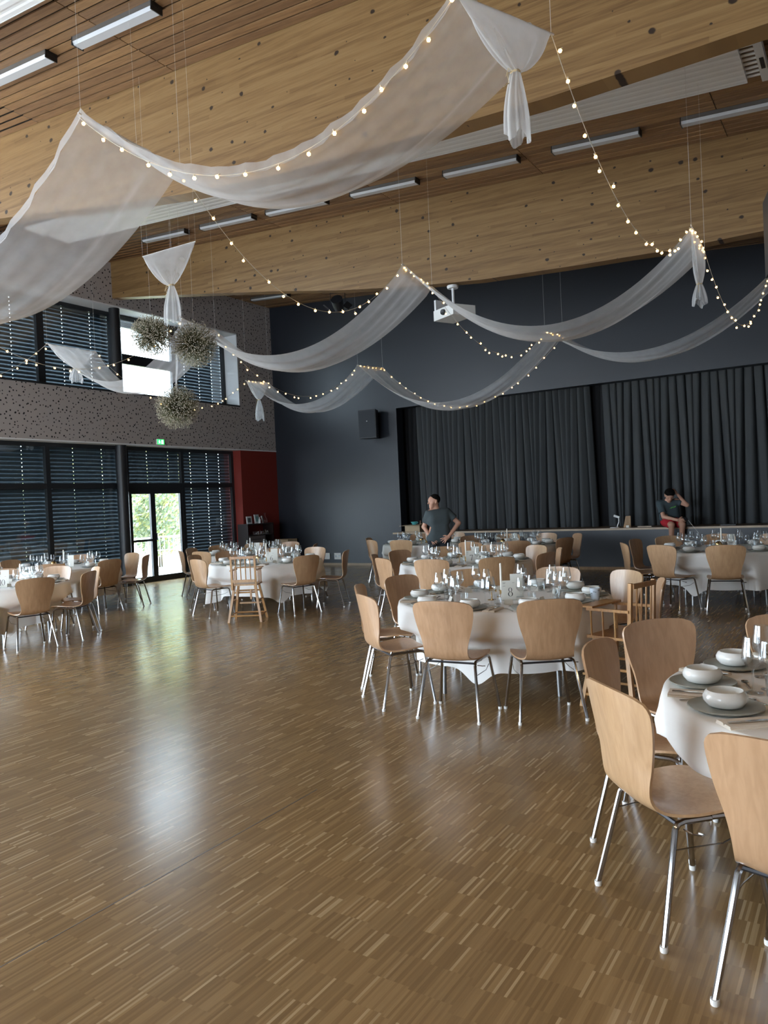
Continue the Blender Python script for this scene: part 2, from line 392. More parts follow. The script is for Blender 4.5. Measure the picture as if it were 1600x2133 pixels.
# right and rear walls (out of the picture); the rear wall is glazed
struct(bx('wall_right', (XR, YR-0.2, 0), (XR+0.2, 19.2, 7.6), 'white_wall_far'), 'plain pale side wall to the right of the camera', 'wall')
wk = link('wall_rear', None); struct(wk, 'pale rear wall with a long glazed opening behind the camera', 'wall')
MB().box((-14.75, YR-0.2, 3.0), (XR, YR, 7.6)).obj('upper_part', 'white_wall_far', wk)
MB().box((-14.75, YR-0.2, 0), (-12.3, YR, 3.0)).obj('left_part', 'white_wall_far', wk)
MB().box((-2.7, YR-0.2, 0), (XR, YR, 3.0)).obj('right_part', 'white_wall_far', wk)
MB().box((-12.3, YR-0.2, 0), (-2.7, YR, 0.2)).obj('sill_part', 'white_wall_far', wk)
wnr = link('window_1', None); struct(wnr, 'long window in the rear wall behind the camera', 'window')
for k in range(7): MB().box((-12.3+1.6*k-0.03, YR-0.12, 0.2), (-12.3+1.6*k+0.03, YR-0.06, 3.0)).obj('mullion', 'frame_dark', wnr)

# ceiling: backing + slats + beams
ce = MB().prism([(-14.75, zc(-14.75)+0.04), (XR+0.2, zc(XR+0.2)+0.04), (XR+0.2, zc(XR+0.2)+0.3), (-14.75, zc(-14.75)+0.3)], 'y', YR-0.2, 19.2).obj('ceiling', 'frame_dark')
struct(ce, 'sloping ceiling lined with brown wooden slats', 'ceiling')
SL = 2.56; ang = math.atan(0.075); pitch = 0.127
xj = [-1.43 - SL*k for k in range(-3, 6)]
slat_me = MB().box((0.002, 0.014, 0), (SL-0.002, pitch-0.014, 0.018)).mesh('ceiling_slat', 'slat_wood')
rest = MB(); n_sl = 0
RM = Matrix.Rotation(ang, 3, 'Y')
for y0, y1 in ((-4.95, 6.23), (6.45, 11.18), (11.40, 16.5)):
    nrow = int((y1 - y0)/pitch)
    for r in range(nrow):
        y = y1 - pitch*(r+1)
        for x0 in xj:
            seen = (3.5 < y < 6.23 and -9.2 < x0 < -3.9) or (8.2 < y < 11.2 and -12 < x0 < -1.0) or (y > 12.4 and x0 < -9.5)
            p = Vector((x0, y, zc(x0)))
            if seen:
                o = link('ceiling_slat', slat_me, ce, p, (0, ang, 0)); n_sl += 1
            elif y > -4.95:
                vs = [p + RM @ Vector(q) for q in ((0.002,0.014,0),(SL-0.002,0.014,0),(SL-0.002,pitch-0.014,0),(0.002,pitch-0.014,0))]
                rest.add(vs, [(0, 3, 2, 1)])
ro = rest.obj('ceiling_slat_field', 'slat_wood', ce); ro['kind'] = 'stuff'
BOT = [(-14.05, 6.44), (-13.9, 6.427), (-11.56, 6.068), (-9.39, 5.721), (-7.94, 5.467), (-6.54, 5.261), (-5.12, 5.105), (-3.56, 5.013), (-2.2, 4.953), (-1.0, 4.95), (1.5, 4.95), (4.5, 4.97), (7.0, 5.05)]
for i, yb in enumerate((6.23, 11.18)):
    top = [(7.0, zc(7.0)+0.03), (-14.05, zc(-14.05)+0.03)]
    b = MB().prism(BOT + top, 'y', yb, yb+0.22).obj('ceiling_beam', 'glulam')
    struct(b, ['huge knotty laminated timber beam nearest the camera under the slats', 'knotty laminated timber beam beyond the radiant panel, in front of the dark wall'][i], 'beam')

# ------------------------------------------------------------------ glazing, blinds
def glazing(name, label, X, z0, z1, y0, y1, posts, rails, panes, depth=0.07):
    g = link(name, None); struct(g, label, 'window')
    for a, b in posts: MB().box((X-depth, a, z0), (X+0.02, b, z1)).obj('post', 'frame_dark', g)
    for a, b, c, d in rails: MB().box((X-depth, a, c), (X+0.015, b, d)).obj('rail', 'frame_dark', g)
    for a, b, c, d in panes: MB().box((X-0.02, a, c), (X-0.012, b, d)).obj('pane', 'pane', g)
    return g
glazing('window_2', 'dark framed floor to ceiling glazing left of the glass door', GX, 0.0, 3.19, 7.9, 11.6,
        [(7.9, 8.0), (9.53, 9.63), (11.33, 11.58)], [(8.0, 11.33, 0.0, 0.11), (8.0, 11.33, 2.22, 2.33), (8.0, 11.33, 3.10, 3.19)],
        [(8.0, 9.53, 0.11, 2.22), (9.63, 11.33, 0.11, 2.22), (8.0, 9.53, 2.33, 3.10), (9.63, 11.33, 2.33, 3.10)])
glazing('window_3', 'dark framed glazing between the glass door and the red wall', GX, 0.0, 3.19, 13.2, 15.05,
        [(13.2, 13.29), (14.96, 15.05)], [(13.29, 14.96, 0.0, 0.11), (13.29, 14.96, 2.22, 2.33), (13.29, 14.96, 3.10, 3.19)],
        [(13.29, 14.96, 0.11, 2.22), (13.29, 14.96, 2.33, 3.10)])
glazing('window_4', 'transom window with dark frame above the glass door', GX, 2.22, 3.19, 11.58, 13.2,
        [(11.58, 11.62)], [(11.58, 13.2, 2.13, 2.33), (11.58, 13.2, 3.10, 3.19)], [(11.6, 13.2, 2.33, 3.10)])
glazing('window_5', 'long upper window band with dark frames above the perforated wall', UX, 4.37, 6.26, 7.9, 15.1,
        [(7.9, 8.02), (9.60, 9.76), (11.42, 11.7), (13.24, 13.42), (15.0, 15.1)],
        [(8.02, 15.0, 4.37, 4.47), (8.02, 15.0, 6.17, 6.26), (11.7, 13.24, 5.13, 5.36)],
        [(8.02, 9.60, 4.47, 6.17), (9.76, 11.42, 4.47, 6.17), (11.7, 13.24, 4.47, 5.13), (11.7, 13.24, 5.36, 6.17), (13.42, 15.0, 4.47, 6.17)])
MB().box((UX-0.05, 7.9, 4.34), (WX+0.03, 15.1, 4.375)).obj('window_sill', 'frame_dark', bpy.data.objects['window_5'])
glazing('window_6', 'clear side glazing left of the camera without blinds', GX, 0.0, 3.19, -2.9, 5.6,
        [(-2.9+1.4*k, -2.8+1.4*k) for k in range(7)], [(-2.9, 5.6, 0, 0.11), (-2.9, 5.6, 2.22, 2.33)], [])
# door
dr = link('door_1', None); struct(dr, 'dark framed double glass door with daylight behind it', 'door')
for a, b in ((11.6, 12.28), (12.28, 13.2)):
    lf = link('leaf', None, dr)
    st = 0.07
    MB().box((GX-0.05, a, 0.0), (GX+0.01, a+st, 2.13)).obj('stile', 'frame_dark', lf); MB().box((GX-0.05, b-st, 0.0), (GX+0.01, b, 2.13)).obj('stile', 'frame_dark', lf)
    MB().box((GX-0.05, a+st, 0.0), (GX+0.01, b-st, 0.13)).obj('rail', 'frame_dark', lf); MB().box((GX-0.05, a+st, 2.08), (GX+0.01, b-st, 2.13)).obj('rail', 'frame_dark', lf)
    MB().box((GX-0.025, a+st, 0.13), (GX-0.017, b-st, 2.08)).obj('pane', 'pane', lf)
    if a < 12: MB().box((GX-0.05, a+st, 0.96), (GX+0.01, b-st, 1.01)).obj('rail', 'frame_dark', lf)
    else: MB().tube([(GX+0.02, a+0.04, 0.98), (GX+0.06, a+0.04, 0.98), (GX+0.06, a+0.04, 1.14), (GX+0.02, a+0.04, 1.14)], 0.01).obj('handle', 'dark_metal', lf)
# round columns
cl = MB().lathe([(0.0, 0), (0.12, 0), (0.12, 6.29), (0.0, 6.29)], 24, (-14.20, 11.33, 0)).obj('column_round', 'black_plastic', smooth=True)
struct(cl, 'round black steel column beside the glass door', 'column')

def slat_mesh(L, cols, tilt):
    m = MB(); wd = 0.094; pts = []
    for k in range(4):                                       # shallow arc
        f_ = (0, 0.41, 0.59, 1)[k]; s = (f_ - 0.5)*wd; pts.append((0.010*(1-(2*f_-1)**2), s))
    c, s_ = math.cos(tilt), math.sin(tilt)
    prof = [(p*c - q*s_, p*s_ + q*c) for p, q in pts]        # x, z
    cuts = [0.0]; holes = []
    for h in cols: cuts += [h-0.006, h+0.006]; holes.append((h-0.006, h+0.006))
    cuts.append(L)
    for a, b in zip(cuts[:-1], cuts[1:]):
        hole = any(abs(a-h0) < 1e-6 for h0, _ in holes)
        for k in range(3):
            if hole and k == 1: continue
            (x0, z0), (x1, z1) = prof[k], prof[k+1]
            m.add([(x0, a, z0), (x0, b, z0), (x1, b, z1), (x1, a, z1)], [(0, 1, 2, 3)])
    me = m.mesh('slat', 'blind'); return me
def blind(label, X, y0, y1, z0, z1, cols, gap=0.02, group='closed external blinds'):
    o = thing('venetian_blind', label, 'blind', (X, y0+gap+0.055, 0), group=group)
    L = y1-y0-2*gap; me = slat_mesh(L, cols, 0.22)
    z = z1-0.05
    while z > z0+0.02:
        link('slat', me, o, (0, 0, z)); z -= 0.083
    for h in cols: MB().tube([(0, h, z0), (0, h, z1)], 0.0015, 4).obj('cord', 'dark_metal', o)
    for yy in (0.0,): MB().box((-0.03, -gap, z0), (0.03, -gap+0.012, z1)).obj('guide_rail', 'frame_dark', o)
    MB().box((-0.04, 0, z1-0.03), (0.04, L, z1)).obj('head_rail', 'frame_dark', o)
LX = GX-0.11; UXB = UX-0.11
blind('closed grey venetian blind behind the tall pane at the left picture edge', LX, 8.0, 9.53, 0.08, 2.24, [0.38, 1.0])
blind('closed grey venetian blind behind the tall pane just left of the round column', LX, 9.63, 11.33, 0.08, 2.24, [0.55, 1.28])
blind('closed grey venetian blind behind the tall pane beside the red wall', LX, 13.29, 14.96, 0.08, 2.24, [0.25, 0.82, 1.25])
blind('closed grey venetian blind behind the upper pane at the left picture edge of lower row', LX, 8.0, 9.53, 2.30, 3.14, [0.38, 1.0])
blind('closed grey venetian blind in the small top pane left of the round column', LX, 9.63, 11.33, 2.30, 3.14, [0.55, 1.28])
blind('closed grey venetian blind in the transom pane right above the glass door', LX, 11.62, 13.2, 2.30, 3.14, [0.55, 1.2])
blind('closed grey venetian blind in the small top pane beside the red wall', LX, 13.29, 14.96, 2.30, 3.14, [0.25, 0.82, 1.25])
blind('closed venetian blind in the upper window band, leftmost pane', UXB, 8.02, 9.60, 4.44, 6.2, [0.35, 1.0])
blind('closed venetian blind in the upper window band just left of the column', UXB, 9.76, 11.42, 4.44, 6.2, [0.45, 1.15])
blind('closed venetian blind in the upper window band, rightmost pane', UXB, 13.42, 15.0, 4.44, 6.2, [0.25, 0.75, 1.2])
rb = thing('raised_blind', 'raised bundle of blind slats at the top of the bright open pane', 'blind', (UXB, 11.72, 0))
for k in range(7): MB().box((-0.045, 0, 6.0+0.022*k), (0.045, 1.5, 6.012+0.022*k)).obj('slat', 'blind', rb)
MB().box((-0.05, 0, 6.155), (0.05, 1.5, 6.2)).obj('head_rail', 'frame_dark', rb)

# exit sign
ex = thing('exit_sign', 'small glowing green emergency exit sign above the glass door', 'sign', (WX, 12.22, 3.225))
MB().box((0.003, 0, 0), (0.04, 0.21, 0.125)).obj('housing', 'white_plastic', ex)
MB().box((0.0405, 0.006, 0.006), (0.043, 0.204, 0.119)).obj('face', 'exit_green', ex)
pm = MB(); X0 = 0.0445
def q(yc, zc_, w_, h_, a=0): 
    pm.box((0.0432, yc-w_/2, zc_-h_/2), (X0, yc+w_/2, zc_+h_/2), Matrix.Rotation(a, 3, 'X'))
q(0.062, 0.098, 0.014, 0.014); q(0.066, 0.070, 0.014, 0.036, 0.25); q(0.050, 0.075, 0.028, 0.007, 0.6); q(0.082, 0.066, 0.026, 0.007, -0.5); q(0.076, 0.040, 0.010, 0.034, 0.7); q(0.052, 0.040, 0.010, 0.038, -0.5)
q(0.15, 0.062, 0.05, 0.085); pm.obj('pictogram', 'exit_white', ex)

# ------------------------------------------------------------------ outside
gd = MB().box((-60, -30, -0.35), (-14.8, 60, -0.15)).obj('ground_outside', 'terrace'); struct(gd, 'pale terrace outside the glazing', 'ground')
rl = thing('terrace_railing', 'pale metal railing on the terrace behind the glass door', 'railing', (-16.6, 0, -0.15))
MB().box((-0.02, 6, 1.08), (0.02, 22, 1.12)).obj('top_rail', 'white_paint', rl); MB().box((-0.015, 6, 0.10), (0.015, 22, 0.13)).obj('bottom_rail', 'white_paint', rl)
MB().box((-0.012, 6, 0.72), (0.012, 22, 0.745)).obj('middle_rail', 'white_paint', rl)
bar = MB().tube([(0, 0, 0.13), (0, 0, 1.08)], 0.009, 6).mesh('baluster', 'white_paint')
for k in range(30): link('baluster', bar, rl, (0, 10.4+0.16*k, 0))
pst = MB().box((-0.025, -0.025, 0), (0.025, 0.025, 1.12)).mesh('post', 'white_paint')
for k in range(9): link('post', pst, rl, (0, 6+2*k, 0))
def bush(label, loc, rx, ry, rz_, n, size, seed, trunk=0.3):
    g = np.random.default_rng(seed); o = thing('garden_bush', label, 'bush', loc, group='greenery outside the door')
    m = MB(); P = g.normal(size=(n, 3)); P /= np.linalg.norm(P, axis=1)[:, None]; P *= (g.random(n)**0.33)[:, None]
    P = P*np.array([rx, ry, rz_]) + np.array([0, 0, trunk+rz_])
    for p in P:
        a = Vector(g.normal(size=3)).normalized(); b = a.orthogonal().normalized(); c = a.cross(b); s = size*(0.6+0.8*g.random()); p = Vector(p)
        m.add([p-b*s, p+c*s*0.45, p+b*s, p-c*s*0.45], [(0, 1, 2, 3)])
    lo = m.obj('foliage', 'leaf', o); lo['kind'] = 'stuff'
    MB().tube([(0, 0, 0), (0.05, 0, trunk+rz_)], [0.07, 0.03], 6).obj('stem', 'bark', o)
for k, (x, y, rx, ry, rz_, lab) in enumerate([(-19.6, 14.6, 1.1, 1.15, 1.5, 'leafy bush outside seen through the left leaf of the glass door'), (-19.6, 17.0, 1.1, 1.15, 1.6, 'leafy bush outside seen through the right leaf of the glass door'),
        (-22.6, 19.4, 1.6, 1.7, 2.5, 'taller sunlit tree top outside, at the right of the glass door view'), (-22.6, 15.8, 1.6, 1.7, 2.4, 'sunlit tree top outside, at the left of the glass door view'), (-19.6, 12.2, 1.1, 1.15, 1.4, 'leafy bush outside hidden mostly behind the closed blinds')]):
    bush(lab, (x, y, -0.15), rx, ry, rz_, 7000, 0.075, 40+k)

# ------------------------------------------------------------------ stage
st = thing('stage', 'raised stage with dark blue front and pale wooden edge', 'stage', (0, 0, 0)); st['kind'] = 'structure'
MB().box((-9.95, 15.97, 0), (4.2, 16.02, 0.83)).obj('front_panel', 'dark_wall', st)
MB().box((-9.95, 16.02, 0), (-9.90, BY, 0.83)).obj('side_panel', 'dark_wall', st)
MB().box((-9.95, 15.95, 0.83), (4.2, 15.995, 0.87)).obj('edge_nosing', 'nosing', st)
MB().box((-9.95, 15.995, 0.83), (4.2, BY, 0.87)).obj('deck', 'stage_wood', st)
MB().box((-10.03, BY, 0.83), (4.2, 19.0, 0.87)).obj('deck', 'stage_wood', st)
struct(bx('baseboard_stage', (-9.95, 15.955, 0), (4.2, 15.97, 0.06), 'block_wood'), 'wooden skirting at the foot of the stage front', 'skirting')
def curtain(label, x0, x1, y, z0, z1, folds, amp, mat, seed):
    g = np.random.default_rng(seed); n = folds*10; xs = np.linspace(x0, x1, n)
    ph = np.cumsum(2*PI*(0.6+0.8*g.random(n))*folds/n); dr_ = g.normal(size=folds+2)*0.06
    P = []
    for k, z in enumerate(np.linspace(z1, z0, 10)):
        t = k/9
        row = []
        for i, x in enumerate(xs):
            f = amp*(0.55+0.45*t)*(math.sin(ph[i] + 0.35*t*math.sin(ph[i]*0.13+seed)) + 0.35*math.sin(2*ph[i]+1.3*t+seed))
            row.append((x + 0.10*t*math.sin(ph[i]*0.21) + 0.03*math.cos(ph[i]), y + f, z))
        P.append(row)
    o = MB().grid(P).obj('stage_curtain', mat, smooth=True, auto=None)
    return tag(o, label, 'curtain', 'stage curtains')
curtain('long dark grey pleated stage curtain hanging left of the dark gap', -9.68, -5.15, 16.82, 0.875, 4.2, 30, 0.085, 'curtain', 3)
curtain('long dark grey pleated stage curtain on the right behind the seated man', -4.92, 4.0, 16.84, 0.875, 4.2, 56, 0.085, 'curtain', 5)
curtain('black side leg of cloth at the left end of the stage opening', -10.35, -9.5, 17.05, 0.875, 4.2, 6, 0.05, 'curtain_black', 8)
curtain('narrow black cloth strip in the gap between the two stage curtains', -5.4, -4.7, 17.05, 0.875, 4.2, 5, 0.03, 'curtain_black', 9)

# loudspeakers
def loudspeaker(label, loc, rz, w_, d_, h_, taper=0.8):
    o = thing('loudspeaker', label, 'speaker', loc, rz)
    poly = [(-w_/2, -d_/2), (w_/2, -d_/2), (w_/2*taper, d_/2), (-w_/2*taper, d_/2)]
    MB().prism(poly, 'z', 0, h_).obj('cabinet', 'black_plastic', o)
    MB().box((-w_/2+0.015, -d_/2-0.012, 0.02), (w_/2-0.015, -d_/2-0.001, h_-0.02)).obj('grille', 'speaker_grille', o)
    MB().box((-0.012, -d_/2-0.016, h_*0.58), (0.012, -d_/2-0.0125, h_*0.58+0.018)).obj('badge', 'white_plastic', o)
    MB().tube([(0, d_/2-0.002, h_/2), (0, d_/2+0.14, h_/2)], 0.02).obj('bracket', 'dark_metal', o)
loudspeaker('black loudspeaker fixed high on the dark wall left of the stage', (-10.66, 16.20, 3.27), 0.25, 0.46, 0.36, 0.72)
loudspeaker('black loudspeaker hanging at the right edge of the picture', (-0.40, 6.95, 3.34), 0.35, 0.5, 0.45, 0.62)
rs = bpy.data.objects['loudspeaker.001']
MB().tube([(0, 0.0, 0.62), (0, 0.0, 2.3)], 0.015).obj('hanging_pole', 'dark_metal', rs)
# wall sockets
for k, (x0, x1) in enumerate(((-12.54, -12.32), (-12.17, -11.94))):
    o = thing('wall_socket', ['white socket plate low on the dark wall, the left of two', 'white socket plate low on the dark wall, the right of two'][k], 'socket', ((x0+x1)/2, BY, 0.16))
    MB().box((-0.11, -0.02, 0), (0.11, -0.002, 0.17)).obj('plate', 'white_plastic', o)
    for j in (-0.055, 0.055): MB().lathe([(0.0, 0), (0.032, 0), (0.034, 0.004), (0.0, 0.004)], 16).obj('outlet', 'white_paint' if k == 0 else 'grey_metal', o, loc=(j, -0.0205, 0.085), rot=(PI/2, 0, 0))
# projector under beam 2
pj = thing('projector', 'white projector hanging from the beam behind the white fabric', 'projector', (-5.68, 11.29, 4.60), -0.35)
MB().prism([(-0.30, -0.16), (0.24, -0.22), (0.32, 0.2), (-0.26, 0.24)], 'z', 0, 0.17).obj('body', 'white_plastic', pj)
MB().box((-0.32, -0.12, 0.17), (-0.28, 0.18, 0.36)).obj('side_plate', 'white_paint', pj)
MB().tube([(0.02, 0.0, 0.17), (0.02, 0.0, 0.50)], 0.022).obj('pole', 'white_paint', pj)
MB().lathe([(0.0, 0), (0.085, 0), (0.095, 0.02), (0.095, 0.045), (0, 0.045)], 24, (0.02, 0, 0.49)).obj('mount_disc', 'white_paint', pj, smooth=True)
MB().lathe([(0.0, 0), (0.05, 0), (0.045, 0.03), (0.0, 0.02)], 16).obj('lens', 'black_plastic', pj, loc=(-0.02, -0.195, 0.09), rot=(PI/2, 0, 0))
# stage spotlight
sp = thing('stage_spotlight', 'black theatre spotlight with barn doors hung behind the far beam', 'spotlight', (-8.85, 12.5, 5.55), 0.4)
MB().lathe([(0, -0.16), (0.09, -0.16), (0.11, -0.05), (0.12, 0.12), (0.0, 0.12)], 16).obj('housing', 'black_plastic', sp, loc=(0, 0, 0.1), rot=(1.0, 0, 0), smooth=True)
for s in (-1, 1): MB().box((-0.1, 0, 0), (0.1, 0.006, 0.13)).obj('barn_door', 'black_plastic', sp, loc=(0.19*s*0.9, -0.1, -0.02), rot=(0.9, 0.2, s*1.2))
MB().tube([(-0.15, 0, 0.1), (-0.15, 0, 0.32), (0.15, 0, 0.32), (0.15, 0, 0.1)], 0.01).obj('yoke', 'dark_metal', sp)
MB().tube([(0, 0, 0.32), (0, 0, 1.28)], 0.015).obj('hanging_pole', 'dark_metal', sp)

# ceiling lights
def tube_light(label, x0, x1, y):
    o = thing('ceiling_light', label, 'light', (x0, y, zc(x0)-0.001), 0, 'unlit tube lights under the slats'); o.rotation_euler = (0, ang, 0)
    L = (x1-x0)/math.cos(ang)
    MB().box((0, -0.07, -0.05), (L, 0.07, -0.0005)).obj('housing', 'grey_metal', o)
    MB().prism([(-0.068, -0.0505), (0.068, -0.0505), (0.05, -0.082), (-0.05, -0.082)], 'x', 0.01, L-0.01).obj('diffuser', 'diffuser', o)
    for a in (0, L-0.012): MB().box((a, -0.073, -0.086), (a+0.012, 0.073, -0.001)).obj('end_cap', 'frame_dark', o)
ords = ['leftmost', 'second from left', 'third from left', 'fourth from left', 'fifth from left', 'sixth from left', 'seventh from left', 'eighth from left']
for k, (a, b) in enumerate([(-11.95, -10.75), (-10.36, -9.06), (-8.75, -7.45), (-6.95, -5.71), (-5.25, -4.05), (-3.55, -2.36), (-1.86, -0.56)]):
    tube_light('unlit white tube light between the two big beams, %s' % ords[k], a, b, 10.35)
for k, (a, b) in enumerate([(-8.7, -7.41), (-6.96, -5.72)]):
    tube_light('unlit white tube light above the nearest beam, %s of two' % ('left' if k == 0 else 'right'), a, b, 5.25)
for k, (a, b) in enumerate([(-13.6, -12.35), (-3.5, -2.29), (-1.80, -0.5)]):
    tube_light('unlit white tube light beyond the far beam, %s' % ['near the left wall', 'above the tall fabric peak', 'by the hanging loudspeaker'][k], a, b, 15.3)
# radiant panels
def radiant(label, x0, x1, y0, y1):
    o = thing('radiant_panel', label, 'heating panel', (x0, y0, zc(x0)-0.22), 0); o.rotation_euler = (0, ang, 0)
    L = x1-x0; W_ = y1-y0; n = 8; prof = []
    for k in range(n):
        a = W_*k/n; d = W_/n
        prof += [(a+0.002, 0.0), (a+0.22*d, 0.006), (a+0.42*d, 0.006), (a+0.6*d, 0.0), (a+d-0.002, 0.0)]
    poly = prof + [(W_, 0.05), (0, 0.05)]
    MB().prism(poly, 'x', 0, L).obj('ribbed_sheet', 'panel_white', o)
    MB().box((0, -0.006, -0.004), (L, 0.0, 0.06)).obj('edge', 'white_paint', o); MB().box((0, W_, -0.004), (L, W_+0.006, 0.06)).obj('edge', 'white_paint', o)
    for k in range(9): MB().tube([(L, 0.05+W_*k/9.2, 0.03), (L+0.14, 0.05+W_*k/9.2, 0.03)], 0.016, 6).obj('pipe', 'white_paint', o)
    MB().box((L+0.14, -0.06, -0.005), (L+0.22, W_+0.05, 0.06)).obj('header', 'white_paint', o)
    MB().box((L+0.165, W_*0.45, -0.008), (L+0.205, W_*0.72, -0.0055)).obj('label_plate', 'frame_dark', o)
    for k in (0, 1):
        MB().tube([(L+0.22, (-0.02, W_)[k], 0.03), (L+0.34, (-0.02, W_)[k], 0.03)], 0.02, 6).obj('pipe_stub', 'white_paint', o)
    for f in (0.05, 0.35, 0.65, 0.95):
        for yy in (0.1, W_-0.1): MB().tube([(L*f, yy, 0.05), (L*f, yy, 0.22)], 0.003, 4).obj('hanger', 'dark_metal', o)
radiant('long white ribbed radiant panel between the two big beams', -12.9, -0.94, 8.42, 9.30)
radiant('white ribbed radiant panel at the top left corner of the picture', -12.9, -0.94, 3.52, 4.42)

# assumed warm lamps, unseen behind the camera, added to warm the near floor
for k, x in enumerate((-2.5, 0.3, 3.1)):
    o = thing('ceiling_light', 'added warm ceiling lamp, unseen behind the camera, %s of three' % ['left', 'middle', 'right'][k], 'light', (x, -1.6, zc(x)-0.6), 0, 'added lamps behind the camera')
    MB().lathe([(0.0, 0.12), (0.03, 0.12), (0.22, 0.0), (0.22, -0.02), (0.20, -0.02), (0.02, 0.10)], 20).obj('shade', 'white_paint', o)
    MB().lathe([(0, 0.0), (0.17, 0.0), (0.17, 0.012), (0, 0.012)], 20).obj('diffuser', 'added_lamp_warm', o)
    MB().tube([(0, 0, 0.12), (0, 0, 0.6)], 0.006, 5).obj('cable', 'dark_metal', o)

# ------------------------------------------------------------------ chairs
def chair_shell():
    prof = [(0.222, 0.437, 0.165), (0.205, 0.448, 0.190), (0.14, 0.455, 0.212), (0.05, 0.449, 0.222), (-0.05, 0.441, 0.215), (-0.125, 0.441, 0.195), (-0.175, 0.455, 0.178),
            (-0.203, 0.492, 0.171), (-0.217, 0.55, 0.176), (-0.229, 0.62, 0.192), (-0.243, 0.70, 0.216), (-0.256, 0.775, 0.231), (-0.267, 0.835, 0.236), (-0.276, 0.882, 0.234)]
    P = catmull(prof, 40); L = [0]
    for a, b in zip(P[:-1], P[1:]): L.append(L[-1] + math.hypot(b[0]-a[0], b[1]-a[1]))
    nc = 13; top = []; 
    for i, (y, z, hw) in enumerate(P):
        d = L[-1]-L[i]; r = 0.062
        if d < r: hw = hw - r + math.sqrt(max(0, r*r-(r-d)**2))
        d0 = L[i]; r = 0.05
        if d0 < r: hw = hw - r*0.6 + 0.6*math.sqrt(max(0, r*r-(r-d0)**2))
        t = min(1, max(0, (z-0.46)/0.15)); row = []
        for j in range(nc):
            u = 2*j/(nc-1)-1
            row.append(Vector((u*hw, y + t*0.034*u*u*(hw/0.22)**2, z + (1-t)*0.014*u*u + (0.010*(1-u*u) if d < 1e-6 else 0))))
        top.append(row)
    n = len(top); th = 0.011
    nor = []
    for i in range(n):
        r = []
        for j in range(nc):
            a = top[min(i+1, n-1)][j]-top[max(i-1, 0)][j]; b = top[i][min(j+1, nc-1)]-top[i][max(j-1, 0)]
            r.append(b.cross(a).normalized())
        nor.append(r)
    m = MB(); V = [p for r in top for p in r] + [top[i][j]-nor[i][j]*th for i in range(n) for j in range(nc)]
    if nor[10][6].z < 0: V = V[:n*nc] + [top[i][j]+nor[i][j]*th for i in range(n) for j in range(nc)]
    N = n*nc; F = []
    for i in range(n-1):
        for j in range(nc-1):
            a = i*nc+j; F.append((a, a+1, a+nc+1, a+nc)); F.append((N+a, N+a+nc, N+a+nc+1, N+a+1))
    rim = [i*nc for i in range(n)] + [(n-1)*nc+j for j in range(1, nc)] + [i*nc+nc-1 for i in range(n-2, -1, -1)] + [j for j in range(nc-2, 0, -1)]
    for k in range(len(rim)):
        a, b = rim[k], rim[(k+1) % len(rim)]; F.append((a, b, N+b, N+a))
    m.add(V, F); return m
CH = thing('plywood_chair', 'x', 'chair')
chair_shell().obj('seat_shell', 'beech', CH, smooth=True, auto=50)
for sx in (-1, 1):
    for front in (1, 0):
        if front: pts = [(0.185, 0.02, 0.424), (0.187, 0.13, 0.424), (0.190, 0.156, 0.419), (0.195, 0.171, 0.402), (0.248, 0.216, 0.012)]
        else: pts = [(0.185, 0.02, 0.421), (0.186, -0.09, 0.421), (0.190, -0.116, 0.416), (0.194, -0.130, 0.400), (0.243, -0.222, 0.012)]
        lg = MB().tube([(sx*x, y, z) for x, y, z in pts], 0.0115, 8).obj('leg', 'chrome', CH, smooth=True)
        x, y, z = pts[-1]; MB().lathe([(0, 0), (0.013, 0), (0.0145, 0.006), (0.0145, 0.02), (0, 0.02)], 10, (sx*x, y, 0)).obj('foot_cap', 'white_plastic', lg, smooth=True)
MB().tube([(-0.19, -0.118, 0.415), (0.19, -0.118, 0.415)], 0.008, 6).obj('crossbar', 'dark_metal', CH)
MB().tube([(-0.19, 0.145, 0.418), (0.19, 0.145, 0.418)], 0.008, 6).obj('crossbar', 'chrome', CH)
for sx in (-1, 1):
    MB().tube([(sx*0.196, 0.15, 0.36), (sx*0.21, 0.05, 0.335), (sx*0.21, -0.06, 0.335), (sx*0.204, -0.145, 0.33)], 0.0028, 5).obj('brace_wire', 'chrome', CH)
MB().tube([(0.20, -0.10, 0.40), (0.235, -0.09, 0.395), (0.245, -0.06, 0.39), (0.232, -0.04, 0.385), (0.215, -0.05, 0.385)], 0.0032, 5).obj('link_hook', 'chrome', CH)
CHAIRS_USED = [False]
def put_chair(x, y, rz, label, group):
    if not CHAIRS_USED[0]: o = CH; CHAIRS_USED[0] = True; o.location = (x, y, 0); o.rotation_euler = (0, 0, rz)
    else: o = copy_tree(CH, None, (x, y, 0), rz)
    tag(o, label, 'chair', group); return o

